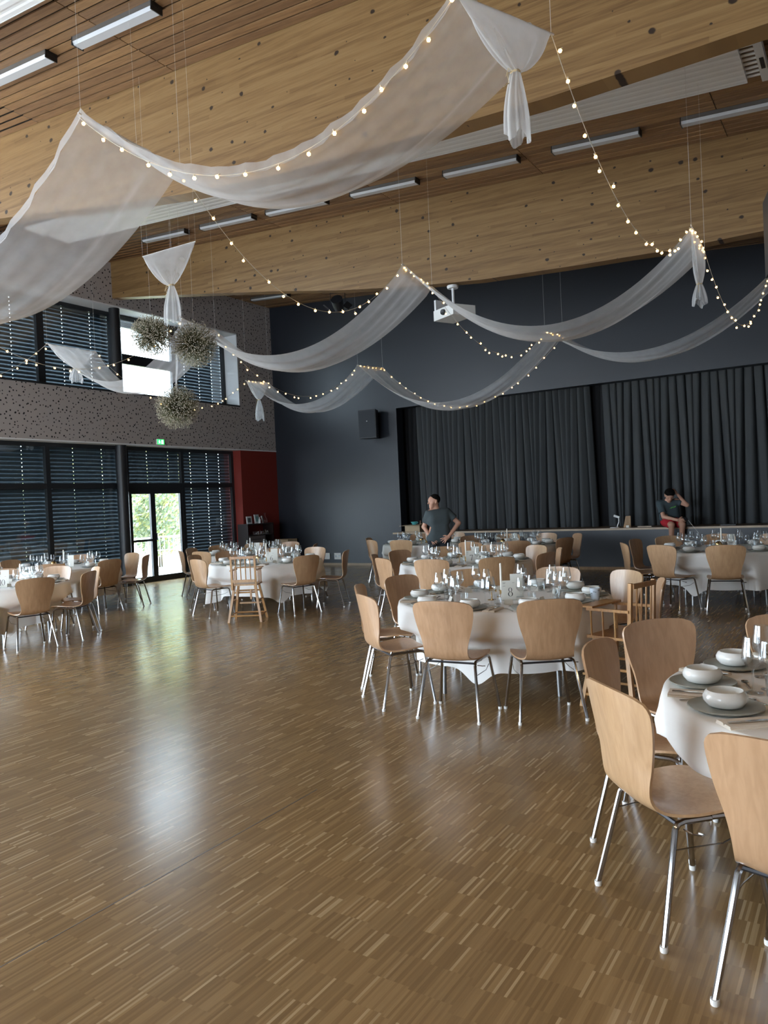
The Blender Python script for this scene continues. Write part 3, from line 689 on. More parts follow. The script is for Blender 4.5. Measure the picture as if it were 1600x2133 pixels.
# ------------------------------------------------------------------ wooden high chair
def high_chair(label, x, y, rz):
    o = thing('high_chair', label, 'high chair', (x, y, 0), rz, 'wooden high chairs')
    W_ = 'high_chair_wood'
    legs = []
    for sx in (-1, 1):
        for sy in (-1, 1):
            a = Vector((sx*0.15, sy*0.13, 0.52)); b = Vector((sx*0.235, sy*0.215, 0.0)); d = (b-a).normalized()
            m = MB(); n1 = Vector((1, 0, 0)); n2 = Vector((0, 1, 0)); r = 0.016
            m.add([p + n1*i*r + n2*j*r for p in (a, b) for i, j in ((-1,-1),(1,-1),(1,1),(-1,1))], [(0,1,2,3),(7,6,5,4),(0,4,5,1),(1,5,6,2),(2,6,7,3),(3,7,4,0)])
            m.obj('leg', W_, o)
            legs.append((sx, sy))
    def lp(sx, sy, z): t = (0.52-z)/0.52; return Vector((sx*(0.15+0.085*t), sy*(0.13+0.085*t), z))
    for z in (0.09, 0.30):
        for a, b in (((-1,-1),(1,-1)), ((-1,1),(1,1)), ((-1,-1),(-1,1)), ((1,-1),(1,1))):
            if z == 0.30 and a[1] == b[1]: z2 = 0.42
            else: z2 = z
            MB().tube([lp(*a, z2), lp(*b, z2)], 0.011, 8).obj('stretcher', W_, o)
    MB().box((-0.19, -0.17, 0.52), (0.19, 0.18, 0.54)).obj('seat', W_, o)
    for sx in (-1, 1):
        MB().box((sx*0.172-0.014, -0.185, 0.46), (sx*0.172+0.014, -0.157, 0.95), Matrix.Rotation(0.05, 3, 'X'), (0, -0.17, 0.54)).obj('back_post', W_, o)
        MB().box((sx*0.185-0.016, -0.18, 0.73), (sx*0.185+0.016, 0.17, 0.75)).obj('armrest', W_, o)
        for yy in (-0.06, 0.04, 0.14): MB().tube([(sx*0.183, yy, 0.54), (sx*0.185, yy, 0.73)], 0.008, 6).obj('arm_spindle', W_, o)
        MB().box((sx*0.10-0.012, -0.21, 0.33), (sx*0.10+0.012, -0.185, 0.47)).obj('folding_block', W_, o)
    for z in (0.59, 0.925): MB().box((-0.165, -0.20-(z-0.59)*0.05, z-0.018), (0.165, -0.178-(z-0.59)*0.05, z+0.018)).obj('back_rail', W_, o)
    for k in range(4): MB().tube([(-0.105+0.07*k, -0.189, 0.60), (-0.105+0.07*k, -0.205, 0.915)], 0.008, 6).obj('back_spindle', W_, o)
    MB().box((-0.21, 0.11, 0.752), (0.21, 0.24, 0.765)).obj('tray', W_, o)
    MB().box((-0.16, 0.17, 0.22), (0.16, 0.25, 0.236)).obj('footrest', W_, o)
    return o

# ------------------------------------------------------------------ tableware prototypes
PROTO = {}
def proto(name, parts):
    """parts: list of (part name or None, mesh)"""
    PROTO[name] = parts
def place(name, label, cat, loc, rz=0, group=None, scale=None):
    parts = PROTO[name]
    if len(parts) == 1: o = link(name, parts[0][1], None, loc, (0, 0, rz), scale)
    else:
        o = link(name, parts[0][1], None, loc, (0, 0, rz), scale)
        for pn, me in parts[1:]: link(pn, me, o)
    return tag(o, label, cat, group)
def lathe_me(name, prof, mat, n=28): return MB().lathe(prof, n).mesh(name, mat, True, 50)
proto('dinner_plate', [(None, lathe_me('dinner_plate', [(0.0, 0.004), (0.085, 0.004), (0.09, 0.0), (0.10, 0.0), (0.135, 0.012), (0.142, 0.017), (0.139, 0.020), (0.105, 0.012), (0.0, 0.011)], 'plate', 32))])
proto('bowl', [(None, lathe_me('bowl', [(0.0, 0.0), (0.045, 0.0), (0.066, 0.008), (0.081, 0.027), (0.083, 0.043), (0.074, 0.060), (0.066, 0.066), (0.063, 0.064), (0.069, 0.055), (0.075, 0.042), (0.072, 0.028), (0.055, 0.013), (0.0, 0.010)], 'ceramic', 32))])
wg = [(r*1.06, z*1.07) for r, z in [(0.0, 0.0025), (0.034, 0.002), (0.036, 0.0035), (0.02, 0.006), (0.006, 0.011), (0.0038, 0.03), (0.0036, 0.085), (0.006, 0.095), (0.020, 0.105), (0.036, 0.123), (0.041, 0.138), (0.040, 0.152), (0.034, 0.19), (0.029, 0.222), (0.0275, 0.222), (0.033, 0.188), (0.0385, 0.152), (0.0395, 0.138), (0.034, 0.125), (0.012, 0.108)]]
proto('wine_glass', [(None, lathe_me('wine_glass', wg, 'wine_glass', 20))])
proto('small_wine_glass', [(None, lathe_me('small_wine_glass', [(r*0.86, z*0.88) for r, z in wg], 'wine_glass', 20))])
proto('tumbler', [(None, lathe_me('tumbler', [(0.0, 0.006), (0.026, 0.005), (0.028, 0.0), (0.030, 0.004), (0.034, 0.088), (0.0325, 0.088), (0.0285, 0.012), (0.0, 0.010)], 'wine_glass', 18))])
npk = MB()
for k, (a, b, h) in enumerate(((-0.05, 0.05, 0.008), (-0.045, 0.0, 0.007), (0.012, 0.048, 0.006))):
    z0 = 0.0 if k == 0 else 0.008
    prof = [(a, z0), (a-0.004, z0+h*0.5), (a+0.004, z0+h), (b-0.004, z0+h), (b+0.004, z0+h*0.5), (b, z0)]
    npk.prism([(u, v) for u, v in prof], 'y', -0.105, 0.105)
proto('napkin', [(None, npk.mesh('napkin', 'napkin'))])
kn = MB().prism([(-0.006, -0.1), (0.006, -0.1), (0.0065, 0.0), (0.010, 0.03), (0.010, 0.08), (0.004, 0.115), (-0.004, 0.118), (-0.006, 0.0)], 'z', 0, 0.0035)
proto('table_knife', [(None, kn.mesh('table_knife', 'steel'))])
fk = MB().prism([(-0.005, -0.1), (0.005, -0.1), (0.003, 0.02), (0.012, 0.045), (0.012, 0.058), (-0.012, 0.058), (-0.012, 0.045), (-0.003, 0.02)], 'z', 0, 0.003)
for k in range(4): fk.box((-0.0115+0.0065*k, 0.058, 0.0), (-0.0115+0.0065*k+0.0032, 0.10, 0.0025))
proto('table_fork', [(None, fk.mesh('table_fork', 'steel'))])
spn = MB().prism([(-0.004, -0.08), (0.004, -0.08), (0.0025, 0.03), (-0.0025, 0.03)], 'z', 0, 0.003)
spn.grid([[(0.0155*math.sin(PI*t)**0.7*u, 0.028+0.045*t, 0.004-0.004*math.sin(PI*t)*(1-u*u)) for u in (-1, -0.5, 0, 0.5, 1)] for t in np.linspace(0.02, 0.98, 9)])
proto('dessert_spoon', [(None, spn.mesh('dessert_spoon', 'steel', True))])
proto('taper_candle', [('candle', lathe_me('taper_candle', [(0.0, 0.0), (0.011, 0.0), (0.0085, 0.245), (0.004, 0.25), (0.0, 0.251)], 'candle', 14)), ('wick', MB().tube([(0, 0, 0.25), (0.001, 0, 0.262)], 0.0012, 5).mesh('wick', 'ink'))])
proto('candle_holder', [(None, lathe_me('candle_holder', [(0.0, 0.0), (0.042, 0.0), (0.043, 0.006), (0.020, 0.012), (0.018, 0.05), (0.024, 0.062), (0.012, 0.064), (0.0, 0.045)], 'brass', 20))])
dome = MB().grid([[(0.045*math.cos(a)*math.cos(b), 0.045*math.sin(a)*math.cos(b), 0.075+0.045*math.sin(b)) for b in np.linspace(-0.1, PI/2, 8)] for a in np.linspace(0.3, 4.6, 18)])
proto('brass_lantern', [('dome', dome.mesh('brass_lantern', 'brass', True)), ('stem', lathe_me('stem', [(0.0, 0.0), (0.035, 0.0), (0.035, 0.004), (0.006, 0.006), (0.005, 0.075), (0, 0.075)], 'brass', 16))])
place_card = MB().add([(-0.035, -0.015, 0), (0.035, -0.015, 0), (0.035, 0, 0.04), (-0.035, 0, 0.04), (-0.035, 0.015, 0), (0.035, 0.015, 0)], [(0, 1, 2, 3), (3, 2, 5, 4)])
proto('place_card', [(None, place_card.mesh('place_card', 'paper'))])

# table number cards: digits drawn as contrasted strokes in a unit box (width ~0.6, height 1)
def ring(m, cx, cz, rx, rz_, ix, iz, n=36, dz=0.0):
    for k in range(n):
        a, b = 2*PI*k/n, 2*PI*(k+1)/n
        m.add([(cx+rx*math.cos(a), 0, cz+rz_*math.sin(a)), (cx+rx*math.cos(b), 0, cz+rz_*math.sin(b)), (cx+ix*math.cos(b), 0, cz+iz*math.sin(b)), (cx+ix*math.cos(a), 0, cz+iz*math.sin(a))], [(0, 1, 2, 3)])
def poly(m, pts): m.add([(x, 0, z) for x, z in pts], [tuple(range(len(pts)))])
def digit(ch):
    m = MB(); w_ = 0.6
    if ch == '8': ring(m, 0, 0.75, 0.21, 0.25, 0.13, 0.225); ring(m, 0, 0.27, 0.27, 0.27, 0.17, 0.245); w_ = 0.56
    elif ch == '0': ring(m, 0, 0.5, 0.30, 0.5, 0.19, 0.475); w_ = 0.64
    elif ch == '6':
        ring(m, 0.02, 0.29, 0.27, 0.29, 0.165, 0.262); n = 14; A = []; B = []
        for k in range(n+1):
            a = PI*(1.0 - 0.62*k/n); A.append((0.22+0.47*math.cos(a), 0.30+0.70*math.sin(a))); B.append((0.22+(0.47-0.10*(1-k/n))*math.cos(a), 0.30+(0.70-0.02-0.05*(1-k/n))*math.sin(a)))
        for k in range(n): poly(m, [A[k], A[k+1], B[k+1], B[k]])
        w_ = 0.58
    elif ch == '7':
        poly(m, [(-0.27, 1.0), (-0.27, 0.80), (-0.24, 0.80), (-0.20, 0.93), (0.27, 0.93), (0.27, 1.0)]); poly(m, [(0.27, 0.95), (0.20, 0.95), (-0.10, 0.0), (0.0, 0.0)])
    elif ch == '1':
        poly(m, [(-0.05, 0.0), (0.05, 0.0), (0.05, 1.0), (-0.05, 1.0)]); poly(m, [(-0.14, 0.0), (0.14, 0.0), (0.14, 0.03), (-0.14, 0.03)]); poly(m, [(-0.14, 0.97), (0.05, 0.97), (0.05, 1.0), (-0.14, 1.0)]); w_ = 0.34
    return m, w_
def number_card(num, label, loc, rz, wc=0.125, hc=0.165):
    o = thing('table_number_card', label, 'card', loc, rz, 'table number cards')
    R_ = Matrix.Rotation(-0.10, 3, 'X')
    MB().box((-wc/2, -0.0015, 0.004), (wc/2, 0.0015, hc), R_, (0, 0, 0)).obj('card', 'paper', o)
    MB().box((-wc/2, -0.03, 0), (wc/2, 0.03, 0.004)).obj('stand', 'pane', o)
    h = 0.075; tot = 0; ds = [digit(c) for c in num]; tot = sum(d[1] for d in ds)*h; x = -tot/2 + (0.012 if len(num) == 1 else 0)
    for m, w_ in ds:
        mm = MB(); mm.add([R_ @ Vector((x + w_*h/2 + p[0]*h, -0.0022, 0.03 + p[2]*h)) for p in m.v], m.f); mm.obj('number', 'ink', o); x += w_*h
    mm = MB()
    for k, (a, b, z) in enumerate(((-0.05, -0.025, 0.145), (-0.05, -0.03, 0.137), (-0.05, -0.028, 0.118), (0.032, 0.04, 0.143), (0.042, 0.05, 0.143))):
        mm.add([R_ @ Vector(p) for p in ((a, -0.0022, z), (b, -0.0022, z), (b, -0.0022, z+0.004), (a, -0.0022, z+0.004))], [(0, 1, 2, 3)])
    mm.obj('small_print', 'grey_ink', o)['kind'] = 'stuff'
    return o

# ------------------------------------------------------------------ round tables
TH = 0.742
def table_base(label, x, y, rz):
    o = thing('round_table', label, 'table', (x, y, 0), rz, 'round banquet tables')
    MB().lathe([(0, TH-0.03), (0.89, TH-0.03), (0.905, TH-0.02), (0.905, TH), (0, TH)], 48).obj('tabletop', 'white_plastic', o)
    for sx in (-1, 1):
        for sy in (-1, 1): MB().tube([(sx*0.45, sy*0.40, TH-0.031), (sx*0.47, sy*0.42, 0.0)], 0.016, 8).obj('leg', 'grey_metal', o, smooth=True)
        MB().tube([(sx*0.46, -0.41, 0.40), (sx*0.46, 0.41, 0.40)], 0.009, 6).obj('leg_brace', 'grey_metal', o)
def table_cloth(label, x, y, seed, pushed=()):
    g = np.random.default_rng(seed); n = 192; nf = 11
    ph = g.random(6)*2*PI; corner = g.random()*PI/2
    P = []
    for rr in (0.0, 0.45, 0.80, 0.885): P.append([(rr*math.cos(2*PI*k/n), rr*math.sin(2*PI*k/n), 0.750) for k in range(n+1)])
    hem = []; wav = []
    for k in range(n+1):
        a = 2*PI*k/n
        c4 = max(0, math.cos(2*(a-corner)*2))**6
        hem.append(0.265 + 0.02*math.sin(3*a+ph[0]) - 0.11*c4)
        wav.append(0.55*math.sin(nf*a+ph[1]+0.9*math.sin(2*a+ph[2])) + 0.35*math.sin(7*a+ph[3]) + 0.25*math.sin(19*a+ph[4]) + 1.1*c4)
    for t in np.linspace(0, 1, 13):
        row = []
        for k in range(n+1):
            a = 2*PI*k/n
            if t == 0: r, z = 0.912, 0.746
            else:
                z = 0.742 - (0.742-hem[k])*t; r = 0.924 + 0.006*t + (0.070*t**0.9)*max(-0.55, wav[k])*min(1, t*3)
                for ca, cr in pushed:                        # seats tucked under the cloth push it in
                    dd = abs((a-ca+PI) % (2*PI) - PI)
                    wgt = max(0.0, 1-max(0.0, dd-0.30)/0.09); wgt = wgt*wgt*(3-2*wgt)
                    zz = min(1, max(0, (0.56-z)/0.08)); zz = zz*zz*(3-2*zz)
                    lim = cr-0.262
                    if r > lim: r -= (r-lim)*wgt*zz
            row.append((r*math.cos(a), r*math.sin(a), z))
        P.append(row)
    o = MB().grid(P).obj('tablecloth', 'cloth', None, smooth=True, auto=None, loc=(x, y, 0))
    return tag(o, label, 'tablecloth', 'white round tablecloths')

ORD = ['first', 'second', 'third', 'fourth', 'fifth', 'sixth', 'seventh']
def img_x(x, y):                    # horizontal order as seen from the camera stand
    return math.atan2(x, y)
def side_words(cx, cy, angs, r=1.0):
    """words like 'on the near side, second from left' for each seat angle"""
    va = math.atan2(cy, cx); res = {}
    near = [a for a in angs if math.cos(math.radians(a) - va) < 0]; far = [a for a in angs if a not in near]
    for nm, lst in (('near', near), ('far', far)):
        lst = sorted(lst, key=lambda a: img_x(cx + r*math.cos(math.radians(a)), cy + r*math.sin(math.radians(a))))
        for k, a in enumerate(lst): res[a] = '%s side, %s from left' % (nm, ORD[k])
    return res
def dining_table(desc, cx, cy, chairs, seats, num=None, seed=1, cutlery=True, card=None, skip_set=(), rz=0.3, detail=True, labnum=None):
    rnd = random.Random(seed)
    table_base('round folding table under the white cloth, %s' % desc, cx, cy, rz)
    table_cloth('white cloth draped over the round table %s' % desc, cx, cy, seed, [(math.radians(c_[0]), c_[1] if len(c_) > 1 else 1.03) for c_ in chairs])
    sw = side_words(cx, cy, [a for a, *_ in chairs])
    for a, *ex in chairs:
        r = ex[0] if ex else 1.03; da = ex[1] if len(ex) > 1 else rnd.uniform(-4, 4)
        t = math.radians(a); x, y = cx + r*math.cos(t), cy + r*math.sin(t)
        put_chair(x, y, t + PI/2 + math.radians(da), 'beech plywood chair at table %s, %s' % (desc, sw[a]), 'beech chairs at the table ' + desc)
    ss = side_words(cx, cy, seats)
    for a in seats:
        t = math.radians(a); d = Vector((math.cos(t), math.sin(t), 0)); f = -d; rt = Vector((f.y, -f.x, 0)); c = Vector((cx, cy, 0)); rz_ = t + PI/2
        def at(rad, side, z): return c + d*rad + rt*side + Vector((0, 0, z))
        pr_ = 0.74 + rnd.uniform(-0.01, 0.01)
        w_ = ss[a]
        place('dinner_plate', 'grey stoneware plate on table %s, %s' % (desc, w_), 'plate', at(pr_, 0, 0.7505), 0, 'grey plates on the table ' + desc)
        place('bowl', 'small white rounded bowl on table %s, %s' % (desc, w_), 'bowl', at(pr_, 0, 0.7625), 0, 'white bowls on the table ' + desc)
        if cutlery:
            nz = rz_ + rnd.uniform(-0.02, 0.02)
            place('napkin', 'folded cream napkin on table %s, %s' % (desc, w_), 'napkin', at(0.765, 0.203, 0.7505), nz, 'cream napkins on the table ' + desc)
            place('table_knife', 'steel knife on napkin, table %s, %s' % (desc, w_), 'knife', at(0.755, 0.213, 0.7662), nz, 'knives on the table ' + desc)
            place('table_fork', 'steel fork on table %s, %s' % (desc, w_), 'fork', at(0.755, -0.166, 0.751), rz_ + rnd.uniform(-0.03, 0.03), 'forks on the table ' + desc)
            place('dessert_spoon', 'small steel spoon on table %s, %s' % (desc, w_), 'spoon', at(0.575, -0.05, 0.751), rz_ + PI/2 + rnd.uniform(-0.2, 0.2), 'spoons on the table ' + desc)
            place('place_card', 'small folded name card on table %s, %s' % (desc, w_), 'card', at(0.47, -0.085, 0.751), rz_ + PI + rnd.uniform(-0.3, 0.3), 'name cards on the table ' + desc)
        place('wine_glass', 'tall stemmed wine glass on table %s, %s' % (desc, w_), 'glass', at(0.555+rnd.uniform(-.015, .015), 0.100+rnd.uniform(-.012, .012), 0.7505), 0, 'tall wine glasses on the table ' + desc)
        place('small_wine_glass', 'smaller stemmed wine glass on table %s, %s' % (desc, w_), 'glass', at(0.475+rnd.uniform(-.015, .015), 0.025+rnd.uniform(-.012, .012), 0.7505), 0, 'small wine glasses on the table ' + desc)
        place('tumbler', 'straight water tumbler on table %s, %s' % (desc, w_), 'glass', at(0.47+rnd.uniform(-.01, .01), 0.122+rnd.uniform(-.01, .01), 0.7505), 0, 'tumblers on the table ' + desc)
    rc = 0.568
    rcam = Vector((math.cos(rc), math.sin(rc), 0)); tow = Vector((math.sin(rc), -math.cos(rc), 0))
    def cen(r_, t_, z=0.7505): return Vector((cx, cy, z)) + rcam*r_ + tow*t_
    if num: number_card(num, 'cream table card printed with a black number %s' % {'8': 'eight', '7': 'seven', '6': 'six', '10': 'ten'}[num], cen(*(card or (0.02, 0.12))), rc)
    mc = thing('menu_card', 'plain cream menu card standing on the table %s' % desc, 'card', cen(min(0.04, (card or (0.02, 0))[0])+0.10, 0.03), rc, 'menu cards')
    MB().box((-0.055, -0.0015, 0.004), (0.055, 0.0015, 0.20), Matrix.Rotation(-0.08, 3, 'X'), (0, 0, 0)).obj('card', 'paper', mc); MB().box((-0.055, -0.025, 0), (0.055, 0.025, 0.004)).obj('stand', 'pane', mc)
    cc = cen(min(0.04, (card or (0.02, 0))[0])-0.03, 0.0)
    place('candle_holder', 'low brass candle holder on the table %s' % desc, 'candle holder', cc, 0, 'brass candle holders')
    place('taper_candle', 'tall white unlit taper candle on the table %s' % desc, 'candle', cc + Vector((0, 0, 0.047)), 0, 'white taper candles')
    place('brass_lantern', 'small open brass dome on a stem on the table %s' % desc, 'ornament', cen(min(0.04, (card or (0.02, 0))[0])-0.14, 0.16), rnd.random()*6, 'brass domes')

def seats10(a0, n=10): return [a0 + 360/n*k for k in range(n)]
dining_table('marked eight', -2.72, 6.13, [(-86.7, 1.03, 1.5), (-50.7, 1.03, -3), (17., 1.06, 0), (52., 1.06, 0), (88., 1.05, 0), (129.3,), (165.3,), (201.3,), (237.3, 1.05, -4)], [-86.7, -50.7, -14.7, 20, 52, 87, 129.3, 165.3, 201.3, 237.3], '8', 11, card=(0.02, 0.22))
high_chair('wooden high chair with barred back at the right of the table marked eight', -1.63, 5.845, math.radians(-14.7)+PI/2)
dining_table('marked seven', -4.79, 9.57, [(-83.,), (-46., 1.05, 0), (-10., 1.05, 0), (26., 1.05, 0), (61.5, 1.05, 0), (97., 1.05, 0), (132., 1.05, 0), (167., 1.05, 0), (203., 1.05, 0), (239., 1.05, 0)], [-83, -47, -12, 24, 60, 95, 131, 167, 203, 239], '7', 12, card=(0.04, 0.30))
dining_table('marked six', -8.35, 9.43, [(-102.,), (-22.5, 1.08, 6), (23., 1.1), (88.,), (127.,), (164.,), (201.,)], [-102, -22.5, 16, 52, 88, 127, 164, 201, -66], '6', 13, card=(0.12, 0.30))
high_chair('wooden high chair with spindle back in front of the table marked six', -7.68, 8.23, math.radians(-60)+PI/2)
dining_table('marked ten', -9.9, 5.76, [(-9., 1.0), (29., 1.05), (65., 1.05), (108.,), (146.,)], [-2, 33, 68, 103, 138, 173, -53, -88], '10', 14, card=(0.31, 0.44))
dining_table('by the blinds', -11.9, 8.18, [(-2.,), (40., 1.15), (83., 1.1), (132.,), (190.,), (-43.,)], [-2, 40, 83, 132, 168, 204, -43, -80], None, 15, cutlery=False)
dining_table('near the red wall', -10.25, 11.15, [(30.,), (92.,), (128.,), (164.,), (200.,), (236., 1.1), (272., 1.12)], [-90, -52, -16, 20, 56, 92, 128, 164, 200, 236], None, 16, cutlery=False)
dining_table('at stage left end', -7.75, 13.75, [(-84., 1.03, 0), (-121., 1.03, 0), (126.,), (89.,), (194.,)], seats10(-84), None, 17, cutlery=False)
dining_table('before mid stage', -5.6, 12.95, [(-60.,), (-97.,), (-17.,), (41., 1.1), (77.,), (113.,), (149.,), (200.,)], [-95, -62, -25, 10, 41, 77, 113, 149, 185, 221], None, 18, cutlery=False)
dining_table('by the seated man', -1.78, 11.7, [(-80.,), (-117., 1.05, 0), (136., 1.05, 0), (100.,), (172.,), (207., 1.12, 0), (64.,)], [-80, -116, 136, 100, 172, 208, -44, -8, 28, 64], None, 19, cutlery=False)
dining_table('at front right', 0.10, 3.65, [(-105., 1.02, 0), (-142., 0.97, 6), (-182., 1.0, 0), (147., 1.12, -8), (113., 1.03, 0)], [-143, -174, 154, 118, -106, 82], None, 20, rz=0.9)
put_chair(-0.22, 8.85, math.radians(-75), 'beech plywood chair cut off by the right picture edge', 'chairs of a table outside the picture')
# paper cup and extra plate at the high chair
cup = thing('paper_cup', 'pale blue cup with small dark marks beside the high chair', 'cup', (-1.885, 6.06, 0.7505))
MB().lathe([(0.0, 0.004), (0.028, 0.004), (0.030, 0.0), (0.041, 0.105), (0.0425, 0.107), (0.039, 0.105), (0.0285, 0.008), (0, 0.008)], 24).obj('cup_wall', 'cup_blue', cup, smooth=True)
mk = MB()
for k in range(14):
    a = k*2.4; z = 0.02 + 0.078*((k*0.37) % 1); r = 0.0302 + 0.0113*z/0.105 + 0.0006
    p = Vector((r*math.cos(a), r*math.sin(a), z)); tq = Vector((-math.sin(a), math.cos(a), 0))*0.006; up = Vector((0.0008*math.cos(a), 0.0008*math.sin(a), 0.004))
    mk.add([p-tq, p+tq, p+tq+up, p-tq+up], [(0, 1, 2, 3)])
mk.obj('printed_marks', 'ink', cup)

# ------------------------------------------------------------------ fabric swags, fairy lights, flower balls
ZR = 4.2
def swag(label, rods, sags, seed, group='white sheer fabric swags'):
    g = np.random.default_rng(seed); o = thing('fabric_swag', label, 'drapery', (0, 0, 0), 0, group)
    rods = [(Vector(a), Vector(b)) for a, b in rods]
    P = []; m = 22; near = []; far = []
    ph = g.random(4)*6.28
    for i in range(len(rods)-1):
        (a0, a1), (b0, b1) = rods[i], rods[i+1]; s0, s1 = sags[i]
        n = 40
        for k in range(n + (1 if i == len(rods)-2 else 0)):
            u = k/n; bow = 4*u*(1-u); row = []
            e = math.sin(PI*u)
            for j in range(m+1):
                v = j/m; vv = 0.5 + (v-0.5)*(1-0.10*e)
                p = a0.lerp(a1, vv).lerp(b0.lerp(b1, vv), u)
                z = p.z - bow*(s0*(1-v) + s1*v) - 0.10*e*4*v*(1-v)
                z += (1-0.5*e)*0.012*math.sin(v*19+ph[0]+2*u) + 0.008*math.sin(v*31+ph[1]-3*u) + 0.010*e*math.sin(v*11+ph[2]+4*u)
                row.append((p.x + 0.01*math.sin(v*13+ph[3]), p.y, z))
            P.append(row); near.append(row[0]); far.append(row[-1])
    MB().grid(P).obj('cloth', 'sheer', o, smooth=True, auto=None)
    for a, b in rods:
        d = (b-a).normalized()*0.02
        MB().tube([a-d, b+d], 0.006, 6).obj('rod', 'rod', o)
        for q_ in (a, b): MB().tube([q_, (q_.x, q_.y, zc(q_.x)-(0.225 if (8.38 < q_.y < 9.36 or 3.48 < q_.y < 4.47) and q_.x > -12.9 and q_.x < -0.7 else 0.001))], 0.0010, 4).obj('hanging_cord', 'cord_white', o)
    return o, near, far
def tied_tail(parent, a, b, knot, zb, wb, seed=1, name='tied_tail', mat='sheer'):
    a, b, knot = Vector(a), Vector(b), Vector(knot); g = np.random.default_rng(seed)
    ax = (b-a).normalized(); ay = Vector((0, 0, 1)).cross(ax).normalized(); c0 = (a+b)/2; hl = (b-a).length/2
    n = 40; P = []; ph = g.random(3)*6
    zs = list(np.linspace(0, 1, 14)) + list(1 + np.linspace(0.08, 1, 12))
    for t in zs:
        row = []
        if t <= 1:
            s = t**1.0; c = c0.lerp(knot, s); L = hl*(1-s)**0.75 + 0.022*s; T = 0.012 + 0.03*math.sin(PI*s) + 0.012*s
        else:
            s = t-1; c = Vector((knot.x, knot.y, knot.z + (zb-knot.z)*s)) ; L = 0.022 + (wb-0.022)*math.sin(PI*0.5*min(1, s*1.3)); T = 0.024 + (wb*0.7-0.024)*math.sin(PI*0.5*s)
        for k in range(n+1):
            th = 2*PI*k/n; rr = 1 + (0.16*math.sin(7*th+ph[0]) + 0.10*math.sin(11*th+ph[1]))*min(1, t)
            p = c + ax*(L*rr*math.cos(th)) + ay*(T*rr*math.sin(th))
            if t <= 1: p.z += (a.z + (b.z-a.z)*(0.5+0.5*math.cos(th)) - (a.z+b.z)/2)*0*(1-t)
            if t > 1.9: p.z += 0.03*math.sin(3*th+ph[2])
            row.append(tuple(p))
        P.append(row)
    o = MB().grid(P).obj(name, mat, parent, smooth=True, auto=None)
    tw = MB()
    tw.lathe([(0.026, -0.008), (0.030, 0.0), (0.026, 0.008)], 14, knot); tw.tube([knot+ax*-0.026, knot+ax*-0.06+Vector((0, 0, -0.02)), knot+ax*-0.05+Vector((0, 0, -0.07)), knot+ax*-0.09+Vector((0, 0, -0.10))], 0.0025, 4)
    tw.tube([knot+ax*-0.026, knot+ax*-0.05+Vector((0, 0, 0.012)), knot+ax*-0.07+Vector((0, 0, -0.04))], 0.0025, 4)
    tw.obj('twine_knot', 'twine', o)
    return o
R1 = [((-8.2, 3.05, ZR), (-8.3, 4.05, ZR)), ((-4.187, 3.156, ZR), (-4.292, 4.089, ZR)), ((-1.697, 3.564, ZR), (-1.416, 4.18, ZR))]
R2 = [((-10.192, 6.902, ZR), (-10.20, 7.738, ZR)), ((-7.661, 7.212, ZR), (-7.867, 8.021, ZR)), ((-4.205, 7.185, ZR), (-4.392, 8.194, ZR)), ((-1.384, 8.003, ZR), (-1.428, 9.0, ZR))]
R3 = [((-10.489, 11.504, ZR), (-10.344, 12.023, ZR)), ((-7.949, 11.772, ZR), (-7.756, 12.334, ZR)), ((-4.236, 11.602, ZR), (-4.106, 12.059, ZR)), ((-1.02, 11.2, 4.36), (-0.95, 11.75, 4.36))]
v1, n1, f1 = swag('large white sheer swag nearest the camera at the top of the picture', R1, [(0.80, 0.80), (0.60, 0.56)], 1)
v2, n2, f2 = swag('long white sheer swag passing behind the flower balls to the tall peak', R2, [(0.70, 0.74), (0.72, 0.76), (0.82, 0.76)], 2)
v3, n3, f3 = swag('farthest white sheer swag in front of the dark wall and curtain', R3, [(0.60, 0.68), (0.90, 0.92), (0.62, 0.64)], 3)
tied_tail(v1, R1[2][0], R1[2][1], (-1.55, 3.96, 3.93), 3.57, 0.07, 1)
tied_tail(v2, R2[3][0], R2[3][1], (-1.40, 8.42, 3.72), 3.52, 0.09, 2)
tied_tail(v2, R2[0][0], R2[0][1], (-10.12, 7.32, 3.88), 3.68, 0.09, 3)
tied_tail(v3, R3[0][0], R3[0][1], (-10.40, 11.76, 3.83), 3.42, 0.085, 4)
# gathered hem of the nearest swag
hm = []
for i, p in enumerate(n1):
    x, y, z = p; hm.append([(x, y + 0.012*math.sin(i*2.1) - 0.004, z + 0.045*k - 0.0 + 0.004*math.sin(i*1.3+k)) for k in (-0.35, 0.3, 1.0)])
MB().grid(hm).obj('gathered_hem', 'sheer', v1, smooth=True, auto=None)
tt = thing('fabric_tail', 'separate white fabric hung from a short rod, tied with twine', 'drapery', (0, 0, 0), 0, 'white sheer fabric swags')
TA, TB = Vector((-5.931, 5.102, 4.138)), Vector((-5.489, 5.386, 4.265))
for k in range(1): tied_tail(tt, TA, TB, (-5.70, 5.244, 3.845), 3.49, 0.075, 6, 'cloth')
MB().tube([TA, TB], 0.006, 6).obj('rod', 'rod', tt)
for p in (TA, TB): MB().tube([p, (p.x-0.02, p.y, zc(p.x)-0.001)], 0.0010, 4).obj('hanging_cord', 'cord_white', tt)

